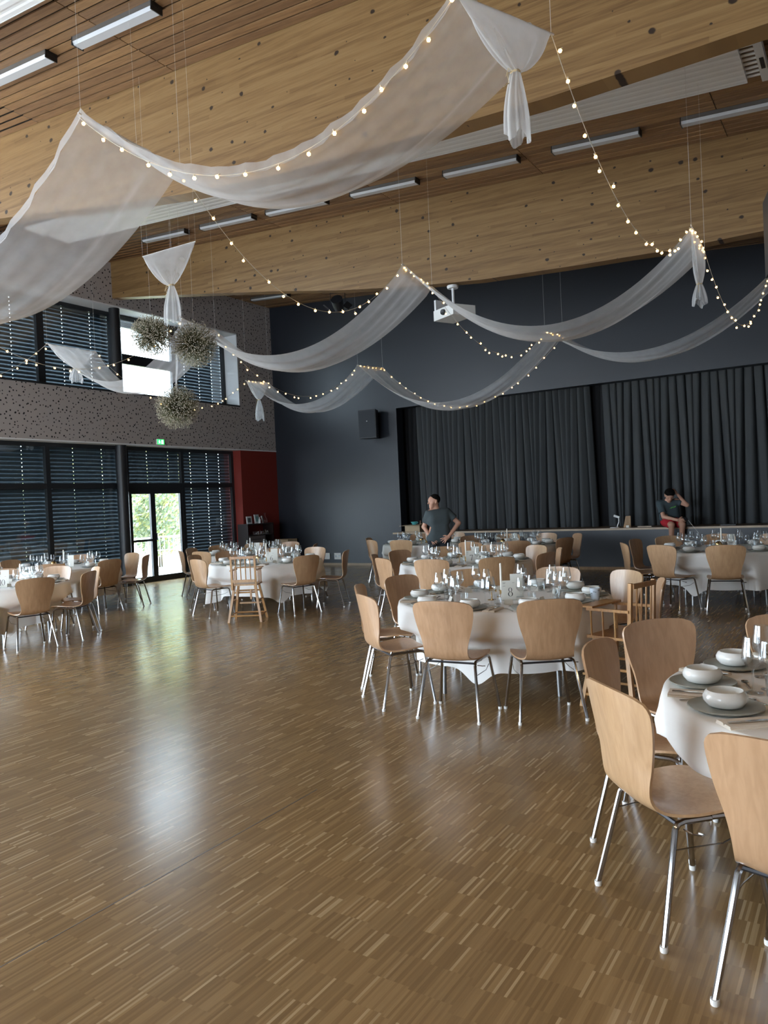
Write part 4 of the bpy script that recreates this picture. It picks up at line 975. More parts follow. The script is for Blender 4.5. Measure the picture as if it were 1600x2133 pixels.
bulb_me = MB()
def ico(m, c, r):
    t = (1+5**0.5)/2; V = [Vector(p).normalized()*r+Vector(c) for p in ((-1,t,0),(1,t,0),(-1,-t,0),(1,-t,0),(0,-1,t),(0,1,t),(0,-1,-t),(0,1,-t),(t,0,-1),(t,0,1),(-t,0,-1),(-t,0,1))]
    m.add(V, [(0,11,5),(0,5,1),(0,1,7),(0,7,10),(0,10,11),(1,5,9),(5,11,4),(11,10,2),(10,7,6),(7,1,8),(3,9,4),(3,4,2),(3,2,6),(3,6,8),(3,8,9),(4,9,5),(2,4,11),(6,2,10),(8,6,7),(9,8,1)])
ico(bulb_me, (0, 0, -0.012), 0.0125)
bulb_me = bulb_me.mesh('bulb', 'bulb', True)
sock_me = MB().tube([(0, 0, -0.004), (0, 0, 0.012)], 0.0045, 6).mesh('socket', 'wire')
def fairy(label, pts, spacing=0.145, seed=1, jitter=0.03):
    g = random.Random(seed); o = thing('fairy_light_string', label, 'string lights', (0, 0, 0), 0, 'warm fairy light strings')
    pts = [Vector(p) for p in pts]; MB().tube(pts, 0.0022, 4).obj('wire', 'wire', o)
    acc = 0.06
    for a, b in zip(pts[:-1], pts[1:]):
        L = (b-a).length; s = acc
        while s < L:
            p = a.lerp(b, s/L) + Vector((g.uniform(-jitter, jitter), g.uniform(-jitter, jitter), g.uniform(-jitter, 0.01)))
            c = link('bulb', bulb_me, o, p, (g.uniform(-.6, .6), g.uniform(-.6, .6), 0)); link('socket', sock_me, c)
            s += spacing*g.uniform(0.75, 1.25)
        acc = max(0.02, s - L)
def cat(a, b, sag, n=24):
    a, b = Vector(a), Vector(b); return [a.lerp(b, k/n) - Vector((0, 0, 4*sag*(k/n)*(1-k/n))) for k in range(n+1)]
def sh(L, dy=0, dz=0, i0=0, i1=None): return [(x, y+dy, z+dz) for x, y, z in L[i0:i1]]
fairy('warm fairy lights along the front hem of the nearest swag', sh(n1, -0.02, -0.015, 40, 81), 0.19, 1, 0.02)
fairy('warm fairy lights dangling from the nearest swag to the tall peak', cat(R1[2][1], R2[3][0], 0.64), 0.20, 2)
fairy('warm fairy lights dangling in front of the far beam to the middle peak', cat(R1[1][1], R2[2][0], 0.77), 0.20, 3)
fairy('warm fairy lights sagging past the white projector', cat(R2[2][1], R3[2][0], 0.56), 0.20, 4)
fairy('warm fairy lights sagging right of the flower balls', cat(R2[1][1], R3[1][0], 0.75), 0.20, 5)
fairy('warm fairy lights passing behind the lowest flower ball', cat(R2[0][1], R3[0][0], 0.72), 0.20, 6)
fairy('warm fairy lights sagging at the right picture edge', cat(R2[3][1], R3[3][0], 0.72), 0.13, 7)
fairy('warm fairy lights falling to the left picture edge from the small swag corner', cat(R2[0][0], (-10.6, 4.0, ZR), 0.72), 0.20, 8)
fairy('warm fairy lights crossing the small left swag towards the flower balls', cat(R2[1][0], R1[0][1], 0.82), 0.20, 9)
fairy('warm fairy lights along the lower edge of the farthest swag', sh(f3, 0.02, -0.01, 40, 81), 0.19, 10, 0.02)
fairy('warm fairy lights over the end rod of the farthest swag', [R3[0][0], R3[0][1]], 0.09, 11, 0.02)
fairy('warm fairy lights over the middle rod of the farthest swag', [R3[1][0], R3[1][1]], 0.10, 12, 0.02)
fairy('warm fairy lights over the rod at the middle peak', [R2[2][0], R2[2][1]], 0.13, 13, 0.02)
fairy('warm fairy lights bundled at the tall peak above its tied tail', [R2[3][0], R2[3][1]], 0.09, 14, 0.03)
fairy('warm fairy lights on the right peak of the farthest swag', [R3[2][0], R3[2][1]], 0.09, 15, 0.02)

def flower_ball(label, c, r, seed, cord_top):
    g = np.random.default_rng(seed); o = thing('flower_ball', label, 'flower ball', c, 0, 'hanging gypsophila balls')
    n = 2600; D = g.normal(size=(n, 3)); D /= np.linalg.norm(D, axis=1)[:, None]
    rad = r*(0.55 + 0.48*g.random(n)**0.6)*(1 + 0.10*np.sin(4*D[:, 0]*3+seed)*np.cos(5*D[:, 2]*2))
    m = MB(); st_ = MB()
    for d, rr in zip(D, rad):
        p = Vector(d)*float(rr); s = 0.0045 + 0.004*g.random()
        m.add([p+Vector(q_)*s for q_ in ((1,0,0),(-1,0,0),(0,1,0),(0,-1,0),(0,0,1),(0,0,-1))], [(0,2,4),(2,1,4),(1,3,4),(3,0,4),(2,0,5),(1,2,5),(3,1,5),(0,3,5)])
    for d, rr in list(zip(D, rad))[::2]:
        d = Vector(d); a = d*0.02; b = d*float(rr); k = d.orthogonal().normalized()*0.0014; k2 = d.cross(k).normalized()*0.0014
        st_.add([a+k, a-k*0.5+k2, a-k*0.5-k2, b+k, b-k*0.5+k2, b-k*0.5-k2], [(0, 1, 4, 3), (1, 2, 5, 4), (2, 0, 3, 5)])
    a = m.obj('blossoms', 'blossom', o); a['kind'] = 'stuff'; a = st_.obj('stems', 'stem_green', o); a['kind'] = 'stuff'
    MB().tube([(0, 0, 0), (0, 0, cord_top-c[2])], 0.0010, 4).obj('hanging_cord', 'cord_white', o)
flower_ball('bushy ball of dried white blossoms before the bright upper pane', (-7.005, 6.10, 3.69), 0.235, 1, zc(-7.005)-0.001)
flower_ball('largest bushy ball of dried white blossoms, under the tied fabric', (-6.893, 6.664, 3.656), 0.28, 2, zc(-6.9)-0.001)
flower_ball('lowest bushy ball of dried white blossoms above the exit sign', (-7.09, 6.527, 2.903), 0.265, 3, zc(-7.1)-0.001)
rbn = thing('white_ribbon', 'narrow white ribbon hanging between the flower balls', 'ribbon', (-7.55, 6.97, 0))
MB().grid([[(0.022*math.sin(0.6*k)+dx, 0.01*math.cos(k), 3.98-0.08*k) for dx in (-0.018, 0.018)] for k in range(11)]).obj('band', 'sheer', rbn, smooth=True)
MB().tube([(0, 0, 3.98), (0, 0, zc(-7.55)-0.001)], 0.0015, 4).obj('hanging_cord', 'cord_white', rbn)

# ------------------------------------------------------------------ console by the red wall
cn = thing('console_shelf', 'dark console with open cubbies against the red wall', 'shelf', (WX+0.01, 14.80, 0))
L_ = 1.02; Dp = 0.36
for nm, a, b in (('top_board', (0, 0, 1.19), (Dp, L_, 1.22)), ('side_board', (0, 0, 0), (Dp, 0.03, 1.19)), ('side_board', (0, L_-0.03, 0), (Dp, L_, 1.19)), ('shelf_board', (0, 0.03, 0.90), (Dp, L_-0.03, 0.925)), ('shelf_board', (0, 0.03, 0.45), (Dp, L_-0.03, 0.475)), ('divider', (0, 0.66, 0.475), (Dp, 0.685, 0.90)), ('back_board', (0.0, 0.03, 0.475), (0.012, L_-0.03, 0.90)), ('bottom_board', (0, 0.03, 0.03), (Dp, L_-0.03, 0.06))):
    MB().box(a, b).obj(nm, 'console_dark', cn)
dq = MB().box((Dp-0.02, 0.035, 0.48), (Dp, 0.655, 0.895)).obj('door', 'console_grey', cn); MB().box((Dp+0.0005, 0.15, 0.80), (Dp+0.012, 0.48, 0.815)).obj('handle', 'frame_dark', dq)
def frame_photo(label, y, w_, h_, tilt, mat, rz=0.0, x=WX+0.26):
    o = thing('picture_frame', label, 'picture frame', (x, y, 1.2205), PI/2+rz, 'frames on the console')
    Rm = Matrix.Rotation(tilt, 3, 'X')
    MB().box((-w_/2, 0.0, 0), (w_/2, 0.014, h_), Rm, (0, 0, 0)).obj('frame', 'white_paint', o)
    MB().box((-w_*0.30, -0.003, h_*0.2), (w_*0.30, -0.0005, h_*0.8), Rm, (0, 0, 0)).obj('picture', mat, o)
    MB().box((-0.01, 0.0, 0), (0.01, 0.008, h_*0.8), Matrix.Rotation(-0.35, 3, 'X'), (0, 0.09, 0)).obj('easel_leg', 'white_paint', o)
frame_photo('white picture frame with a dark photograph, leftmost on the console', 15.0, 0.20, 0.20, -0.1, 'photo_print')
frame_photo('white frame with small teal pictures in the middle of the console', 15.30, 0.21, 0.24, -0.1, 'teal_print', 0.15)
frame_photo('narrow white frame leaning beside the glass vase on the console', 15.54, 0.15, 0.20, -0.15, 'paper', 0.5)
vs = thing('glass_vase', 'small clear glass vase at the right end of the console', 'vase', (WX+0.18, 15.70, 1.2205))
MB().lathe([(0, 0.005), (0.05, 0.0), (0.065, 0.05), (0.05, 0.12), (0.018, 0.17), (0.016, 0.22), (0.04, 0.27), (0.038, 0.27), (0.014, 0.22), (0.015, 0.17), (0.045, 0.12)], 20).obj('vessel', 'wine_glass', vs, smooth=True)
lt = MB(); g_ = random.Random(4)
for k in range(9):
    y0 = 0.30 + 0.068*k; h_ = 0.09 if k not in (4, 7) else 0.12
    lt.tube([(0.26, y0, 0.001), (0.26, y0+0.008, h_), (0.26, y0+0.03, h_*0.5+0.02*(k % 2)), (0.26, y0+0.045, h_*0.9*(0.5+0.5*((k*7) % 3)/2)), (0.26, y0+0.05, 0.001)], 0.0045, 5)
o = lt.obj('wire_ornament', 'steel', None, loc=(WX+0.01, 14.80, 0.9255)); tag(o, 'row of silver wire lettering shapes in the console cubby', 'ornament')
o = MB().lathe([(0, 0), (0.045, 0.0), (0.05, 0.05), (0.03, 0.10), (0.012, 0.115), (0, 0.115)], 16).obj('candle_jar', 'red_glow', None, smooth=True, loc=(WX+0.25, 14.90, 0.9255)); tag(o, 'small red candle jar in the left corner of the console cubby', 'candle')
o = thing('ball_figure', 'pale round ball ornament in the lower console cubby', 'ornament', (WX+0.2, 15.64, 0.4755)); b_ = MB(); ico(b_, (0, 0, 0.20), 0.08); b_.obj('ball', 'white_paint', o, smooth=True); MB().lathe([(0, 0), (0.05, 0), (0.03, 0.06), (0.02, 0.13), (0, 0.13)], 14).obj('foot', 'white_paint', o, smooth=True)
o = thing('soap_bottle', 'white pump bottle standing in front of the console', 'bottle', (-11.0, 11.75, 0.7505)); o.location = (WX+0.315, 15.33, 1.2205)
MB().lathe([(0, 0), (0.03, 0), (0.03, 0.10), (0.012, 0.115), (0.010, 0.14), (0, 0.14)], 14).obj('bottle_body', 'white_plastic', o, smooth=True); MB().tube([(0, 0, 0.14), (0, 0, 0.165), (0.03, 0, 0.165)], 0.005, 6).obj('pump', 'white_plastic', o)
# cardboard boxes
def carton(label, loc, rz, w_, d_, h_, flaps):
    o = thing('cardboard_box', label, 'box', loc, rz, 'cardboard boxes'); t = 0.006
    for nm, a, b in (('base', (-w_/2, -d_/2, 0), (w_/2, d_/2, t)), ('front', (-w_/2, -d_/2, t), (w_/2, -d_/2+t, h_)), ('back', (-w_/2, d_/2-t, t), (w_/2, d_/2, h_)), ('side', (-w_/2, -d_/2+t, t), (-w_/2+t, d_/2-t, h_)), ('side', (w_/2-t, -d_/2+t, t), (w_/2, d_/2-t, h_))): MB().box(a, b).obj(nm, 'cardboard', o)
    if flaps:
        MB().box((-w_/2-0.16, -d_/2, h_), (-w_/2, d_/2, h_+0.004), Matrix.Rotation(-0.15, 3, 'Y'), (-w_/2, 0, h_)).obj('flap', 'cardboard', o); MB().box((w_/2, -d_/2, h_), (w_/2+0.10, d_/2, h_+0.004), Matrix.Rotation(-0.5, 3, 'Y'), (w_/2, 0, h_)).obj('flap', 'cardboard', o)
        MB().box((-w_/2, -d_/2-0.13, h_), (w_/2, -d_/2, h_+0.004), Matrix.Rotation(0.12, 3, 'X'), (0, -d_/2, h_)).obj('flap', 'cardboard', o)
    else: MB().box((-w_/2, -d_/2, h_), (w_/2, d_/2, h_+0.004)).obj('lid', 'cardboard', o)
    return o
carton('open cardboard box on the left end of the stage', (-9.50, 16.27, 0.8705), 0.1, 0.40, 0.30, 0.17, True)
carton('closed cardboard box standing on the floor at the dark wall corner', (-13.62, 16.22, 0), 0.0, 0.5, 0.4, 0.74, False)
tc_ = thing('teal_cup', 'teal cup sticking out of the open cardboard box', 'cup', (-9.50, 16.25, 0.8775)); MB().lathe([(0, 0), (0.045, 0), (0.05, 0.18), (0.085, 0.24), (0.08, 0.24), (0.045, 0.18), (0, 0.16)], 18).obj('cup_body', 'teal', tc_, smooth=True); MB().tube([(0.06, 0, 0.19), (0.11, 0, 0.21), (0.09, 0, 0.235)], 0.007, 6).obj('handle', 'teal', tc_)
ts_ = thing('wooden_spoon', 'pale utensils sticking out of the cardboard box', 'utensil', (-9.36, 16.27, 0.8775)); MB().tube([(0, 0, 0), (0.02, 0, 0.22), (0.025, 0, 0.26)], [0.006, 0.006, 0.018], 8).obj('shaft', 'copper', ts_)
# things on the stage right of the middle
bw = thing('wooden_stand', 'upright wooden block on the stage edge', 'stand', (-4.30, 16.22, 0.8705), 0.2); MB().prism([(-0.075, 0), (0.075, 0), (0.075, 0.24), (-0.02, 0.24)], 'y', -0.05, 0.05).obj('block', 'block_wood', bw); MB().box((-0.02, -0.09, 0), (0.04, -0.052, 0.045)).obj('small_light', 'candle', bw)
dl = thing('desk_lamp', 'small white lamp with cable beside the wooden block on stage', 'lamp', (-4.52, 16.18, 0.8705), 0.0); MB().lathe([(0, 0), (0.06, 0), (0.06, 0.012), (0, 0.014)], 18).obj('base', 'white_plastic', dl); MB().tube([(0.02, 0, 0.014), (0.06, 0, 0.12), (0.06, 0, 0.22)], 0.012, 8).obj('arm', 'white_plastic', dl); MB().tube([(0.075, 0, 0.215), (-0.04, 0, 0.255)], 0.024, 10).obj('head', 'white_plastic', dl)
MB().tube([(-0.06, 0, 0.01), (-0.12, -0.03, 0.006), (-0.1, -0.1, 0.006), (0.0, -0.13, 0.006)], 0.005, 5).obj('cable', 'white_plastic', dl)
for k, (x, lab) in enumerate(((-3.95, 'flat pale strip lying on the stage beside the wooden block'), (-2.35, 'flat dark object lying on the stage at the right'))):
    o = MB().prism([(-0.14, -0.02), (0.14, -0.02), (0.12, 0.03), (-0.13, 0.03)], 'z', 0, 0.02).obj('stage_strip', ('nosing', 'black_plastic')[k], None, loc=(x, 16.25, 0.8705)); tag(o, lab, 'strip')

# ------------------------------------------------------------------ people (one continuous surface each, from blended round cones)
def sd_cone(P, a, b, ra, rb):
    a, b = np.array(a, float), np.array(b, float); ba = b-a; h = np.clip(((P-a)@ba)/max(ba@ba, 1e-9), 0, 1)
    return np.linalg.norm(P - a - h[..., None]*ba, axis=-1) - (ra + (rb-ra)*h)
def sd_ell(P, c, r):
    r = np.array(r, float); q_ = (P-np.array(c, float)); k0 = np.linalg.norm(q_/r, axis=-1); k1 = np.linalg.norm(q_/(r*r), axis=-1); return k0*(k0-1)/np.maximum(k1, 1e-9)
def surface_nets(field, lo, h):
    S = field; nx, ny, nz = S.shape; ins = S < 0
    cnt = np.zeros((nx-1, ny-1, nz-1)); acc = np.zeros((nx-1, ny-1, nz-1, 3))
    C8 = [(i, j, k) for i in (0, 1) for j in (0, 1) for k in (0, 1)]
    sl = lambda c: S[c[0]:nx-1+c[0], c[1]:ny-1+c[1], c[2]:nz-1+c[2]]
    for a in C8:
        for ax in range(3):
            if a[ax] == 0:
                b = list(a); b[ax] = 1; fa, fb = sl(a), sl(b); cr = (fa < 0) != (fb < 0)
                t = np.where(cr, fa/np.where(cr, fa-fb, 1), 0)
                for d in range(3): acc[..., d] += np.where(cr, (a[d] + t*(d == ax)), 0)
                cnt += cr
    act = cnt > 0; idx = -np.ones(act.shape, int); ii = np.argwhere(act); idx[act] = np.arange(len(ii))
    V = (ii + acc[act]/cnt[act][:, None])*h + np.array(lo); F = []
    for ax in range(3):
        u, v = (ax+1) % 3, (ax+2) % 3
        n = list(S.shape); A = [slice(None)]*3; B = [slice(None)]*3; A[ax] = slice(0, n[ax]-1); B[ax] = slice(1, n[ax])
        ch = ins[tuple(A)] != ins[tuple(B)]
        for e in np.argwhere(ch):
            if e[u] == 0 or e[v] == 0 or e[u] >= n[u]-1 or e[v] >= n[v]-1: continue
            q_ = []
            for du, dv in ((-1, -1), (0, -1), (0, 0), (-1, 0)):
                c = e.copy(); c[u] += du; c[v] += dv; q_.append(idx[tuple(c)])
            if min(q_) < 0: continue
            F.append(tuple(q_) if ins[tuple(e)] else tuple(q_[::-1]))
    return V, F
def blob(prims, lo, hi, h, cut=None, pad=0.10):
    lo, hi = np.array(lo, float), np.array(hi, float); n = np.ceil((hi-lo)/h).astype(int)+1
    g = np.stack(np.meshgrid(*[lo[d]+h*np.arange(n[d]) for d in range(3)], indexing='ij'), -1); S = np.full(tuple(n), 0.2)
    for kind, *a in prims:
        if kind == 'c': p, q_, ra, rb, k = a; pts = np.array([p, q_]); R_ = max(ra, rb); f = lambda P: sd_cone(P, p, q_, ra, rb)
        else: p, r, k = a; pts = np.array([p]); R_ = max(r); f = lambda P: sd_ell(P, p, r)
        i0 = np.maximum(0, np.floor((pts.min(0)-R_-pad-lo)/h).astype(int)); i1 = np.minimum(n, np.ceil((pts.max(0)+R_+pad-lo)/h).astype(int)+1)
        if (i1 <= i0).any(): continue
        s = tuple(slice(a_, b_) for a_, b_ in zip(i0, i1)); d = f(g[s]); o = S[s]
        if k > 0: hh = np.clip(0.5+0.5*(o-d)/k, 0, 1); S[s] = o*(1-hh)+d*hh-k*hh*(1-hh)
        else: S[s] = np.minimum(o, d)
    if cut is not None: S = np.maximum(S, cut(g))
    return surface_nets(S, lo, h)
def blob_obj(name, mat, parent, prims, lo, hi, h, cut=None):
    V, F = blob(prims, lo, hi, h, cut); m = MB(); m.v = [tuple(v) for v in V]; m.f = F
    return m.obj(name, mat, parent, smooth=True, auto=None)
def C_(p, q_, ra, rb, k=0.02): return ('c', p, q_, ra, rb, k)
def hand(wr, dirv, side, palm, spread=0.35, curl=0.5, L=1.0):
    """palm and five bent fingers; dirv = wrist to knuckles, side = towards the thumb, palm = the way the palm faces"""
    wr, d, s, p = (np.array(v, float) for v in (wr, dirv, side, palm)); d /= np.linalg.norm(d); s = s - d*(s@d); s /= np.linalg.norm(s); p = np.cross(d, s)*np.sign(np.cross(d, s)@p)
    out = []; kn = []
    for i, (o, ln) in enumerate(((0.028, 0.072), (0.010, 0.080), (-0.009, 0.074), (-0.027, 0.060))):
        k0 = wr + d*0.085*L + s*o*L; out.append(C_(wr + s*o*0.5, k0, 0.015, 0.0115, 0.012)); kn.append(k0)
        fd = d + s*(o/0.028)*spread; fd /= np.linalg.norm(fd); m1 = k0 + (fd*math.cos(curl*0.5) + p*math.sin(curl*0.5))*ln*0.45*L; m2 = m1 + (fd*math.cos(curl) + p*math.sin(curl))*ln*0.35*L; m3 = m2 + (fd*math.cos(curl*1.4) + p*math.sin(curl*1.4))*ln*0.25*L
        out += [C_(k0, m1, 0.0100, 0.0095, 0.004), C_(m1, m2, 0.0095, 0.0088, 0.003), C_(m2, m3, 0.0088, 0.0078, 0.003)]
    t0 = wr + d*0.025 + s*0.020; t1 = t0 + (d*0.6 + s*0.8)*0.04; t2 = t1 + (d*0.85 + s*0.45 + p*0.2)*0.035
    out += [C_(t0, t1, 0.0135, 0.0115, 0.008), C_(t1, t2, 0.0112, 0.009, 0.004)]
    return out
def head(c, fwd, up, s=1.0):
    """head prims: c = centre of the skull, fwd = gaze, up = crown"""
    c, f, u = (np.array(v, float) for v in (c, fwd, up)); f /= np.linalg.norm(f); u = u-f*(u@f); u /= np.linalg.norm(u); r = np.cross(f, u)
    P = lambda a, b, z: c + (f*a + r*b + u*z)*s
    H = [('e', P(-0.012, 0, 0.028), np.array([0.092]*3)*s, 0.02), C_(P(0.03, 0, 0.02), P(0.045, 0, -0.075), 0.070*s, 0.040*s, 0.03), C_(P(0.05, 0, -0.07), P(0.068, 0, -0.098), 0.032*s, 0.024*s, 0.02),
         C_(P(0.085, 0, 0.012), P(0.112, 0, -0.028), 0.010*s, 0.014*s, 0.012), C_(P(0.080, -0.035, 0.024), P(0.080, 0.035, 0.024), 0.011*s, 0.011*s, 0.015),
         C_(P(0.078, -0.02, -0.066), P(0.078, 0.02, -0.066), 0.010*s, 0.010*s, 0.008), C_(P(0.074, -0.018, -0.079), P(0.074, 0.018, -0.079), 0.009*s, 0.009*s, 0.006)]
    for e in (-1, 1):
        H.append(C_(P(-0.008, e*0.085, 0.018), P(-0.002, e*0.082, -0.028), 0.016*s, 0.011*s, 0.006)); H.append(C_(P(0.05, e*0.05, -0.02), P(0.055, e*0.045, -0.03), 0.022*s, 0.02*s, 0.02))
    return H, P
def person(name_label, loc, rz): 
    return thing('person', name_label, 'person', loc, rz)
RZC = 0.568
# --- standing man, hands on hips, looking left
def standing():
    o = person('standing man in dark grey t-shirt with hands on his hips, looking left', (-6.33, 11.73, 0), RZC)
    H, P = head((-0.095, 0.0, 1.60), (-0.93, -0.36, -0.02), (0, 0, 1))
    eL, wL = (-0.285, 0.05, 1.165), (-0.185, -0.05, 0.985); eR, wR = (0.325, 0.03, 1.205), (0.135, -0.10, 0.985)
    shL, shR = (-0.185, -0.03, 1.405), (0.125, 0.05, 1.405)
    body = H + [C_((-0.075, 0.02, 1.53), (-0.05, 0.03, 1.42), 0.056, 0.062, 0.03),
        C_((-0.13, -0.01, 1.375), (0.07, 0.03, 1.375), 0.085, 0.085, 0.05), C_((-0.11, -0.01, 1.27), (0.05, 0.02, 1.27), 0.105, 0.105, 0.06), C_((-0.10, 0, 1.10), (0.03, 0.01, 1.10), 0.098, 0.098, 0.06), C_((-0.12, 0, 0.96), (0.045, 0.01, 0.96), 0.105, 0.105, 0.06),
        C_(shL, eL, 0.052, 0.040, 0.03), C_(eL, wL, 0.041, 0.028, 0.015), C_(shR, eR, 0.054, 0.041, 0.03), C_(eR, wR, 0.042, 0.028, 0.015),
        C_((-0.125, 0, 0.90), (-0.14, -0.02, 0.50), 0.088, 0.056, 0.04), C_((-0.14, -0.02, 0.50), (-0.145, 0.02, 0.09), 0.056, 0.037, 0.02), C_((0.05, 0.01, 0.90), (0.065, -0.01, 0.50), 0.088, 0.056, 0.04), C_((0.065, -0.01, 0.50), (0.075, 0.03, 0.09), 0.056, 0.037, 0.02)]
    for x, y in ((-0.145, 0.02), (0.075, 0.03)): body += [C_((x, y, 0.05), (x-0.09, y-0.14, 0.032), 0.042, 0.030, 0.02)]
    body += hand(wR, (-0.8, -0.35, -0.5), (-0.3, 0.2, 0.9), (-0.2, 0.9, 0), 0.45, 0.35) + hand(wL, (0.35, -0.5, -0.55), (0.3, 0.2, 0.9), (0.6, 0.6, 0), 0.3, 0.5)
    b = blob_obj('body', 'skin', o, body, (-0.42, -0.28, -0.01), (0.45, 0.24, 1.76), 0.0085)
    dirt = lambda a, q_, t: tuple(np.array(a)+(np.array(q_)-np.array(a))*t)
    shirt = [C_((-0.13, -0.01, 1.385), (0.07, 0.03, 1.385), 0.098, 0.098, 0.05), C_((-0.12, -0.015, 1.27), (0.06, 0.02, 1.27), 0.124, 0.124, 0.06), C_((-0.11, -0.01, 1.10), (0.045, 0.01, 1.10), 0.124, 0.124, 0.06), C_((-0.125, -0.005, 0.96), (0.055, 0.01, 0.96), 0.132, 0.130, 0.05),
        C_(shL, dirt(shL, eL, 0.78), 0.075, 0.066, 0.03), C_(shR, dirt(shR, eR, 0.70), 0.078, 0.072, 0.03), C_((-0.06, 0.03, 1.44), (-0.055, 0.025, 1.40), 0.07, 0.09, 0.03)]
    def cut(g):
        x, y, z = g[..., 0], g[..., 1], g[..., 2]; d = np.maximum(0.90 + 0.02*np.sin(x*22)-z, (z-1.482)-0.10*(x+0.05) + 0.20*np.maximum(0, -(y-0.03)))
        for sh_, e_, t in ((shL, eL, 0.70), (shR, eR, 0.62)):
            a = np.array(sh_); v = np.array(e_)-a; l = np.linalg.norm(v); v /= l; q_ = (g-a)@v - t*l; near_ = np.linalg.norm(g-(a+v*l), axis=-1) < 0.19; d = np.where(near_, np.maximum(d, q_), d)
        return d
    blob_obj('t_shirt', 'shirt_grey', o, shirt, (-0.42, -0.28, 0.85), (0.45, 0.26, 1.56), 0.010, cut)
    shorts = [C_((-0.12, 0, 0.95), (0.045, 0.01, 0.95), 0.120, 0.120, 0.05), C_((-0.125, 0, 0.90), (-0.14, -0.015, 0.50), 0.105, 0.088, 0.03), C_((0.05, 0.01, 0.90), (0.065, -0.005, 0.50), 0.105, 0.088, 0.03)]
    blob_obj('shorts', 'shorts_navy', o, shorts, (-0.36, -0.22, 0.42), (0.30, 0.24, 1.08), 0.012, lambda g: np.maximum(0.52-g[..., 2], g[..., 2]-1.0))
    hair = [('e', P(-0.020, 0, 0.040), (0.098, 0.098, 0.094), 0.01)]
    c0 = np.array(P(0, 0, 0)); f0 = np.array(P(1, 0, 0))-c0; u0 = np.array(P(0, 0, 1))-c0
    blob_obj('hair', 'hair', o, hair, (-0.30, -0.16, 1.45), (0.10, 0.16, 1.78), 0.007, lambda g: np.maximum(((g-c0)@f0)-0.062-0.3*np.maximum(0, (g-c0)@u0-0.08), -(((g-c0)@u0) - np.where((g-c0)@f0 < -0.02, -0.045, 0.035 + 0.45*((g-c0)@f0))))).parent = o
    for e in (-1, 1):
        m = MB(); ico(m, P(0.078, e*0.032, 0.006), 0.011); m.obj('eye', 'white_plastic', o, smooth=True); m = MB(); ico(m, P(0.0865, e*0.033, 0.006), 0.0055); m.obj('iris', 'ink', o)
    m = MB()
    for x, y in ((-0.145, 0.02), (0.075, 0.03)):
        V, F = blob([C_((x, y, 0.05), (x-0.095, y-0.15, 0.036), 0.052, 0.038, 0.02)], (x-0.2, y-0.26, -0.01), (x+0.1, y+0.1, 0.12), 0.012, lambda g: -g[..., 2]-0.0); m = MB(); m.v = [tuple(v) for v in V]; m.f = F; m.obj('shoe', 'white_plastic', o, smooth=True)
standing()
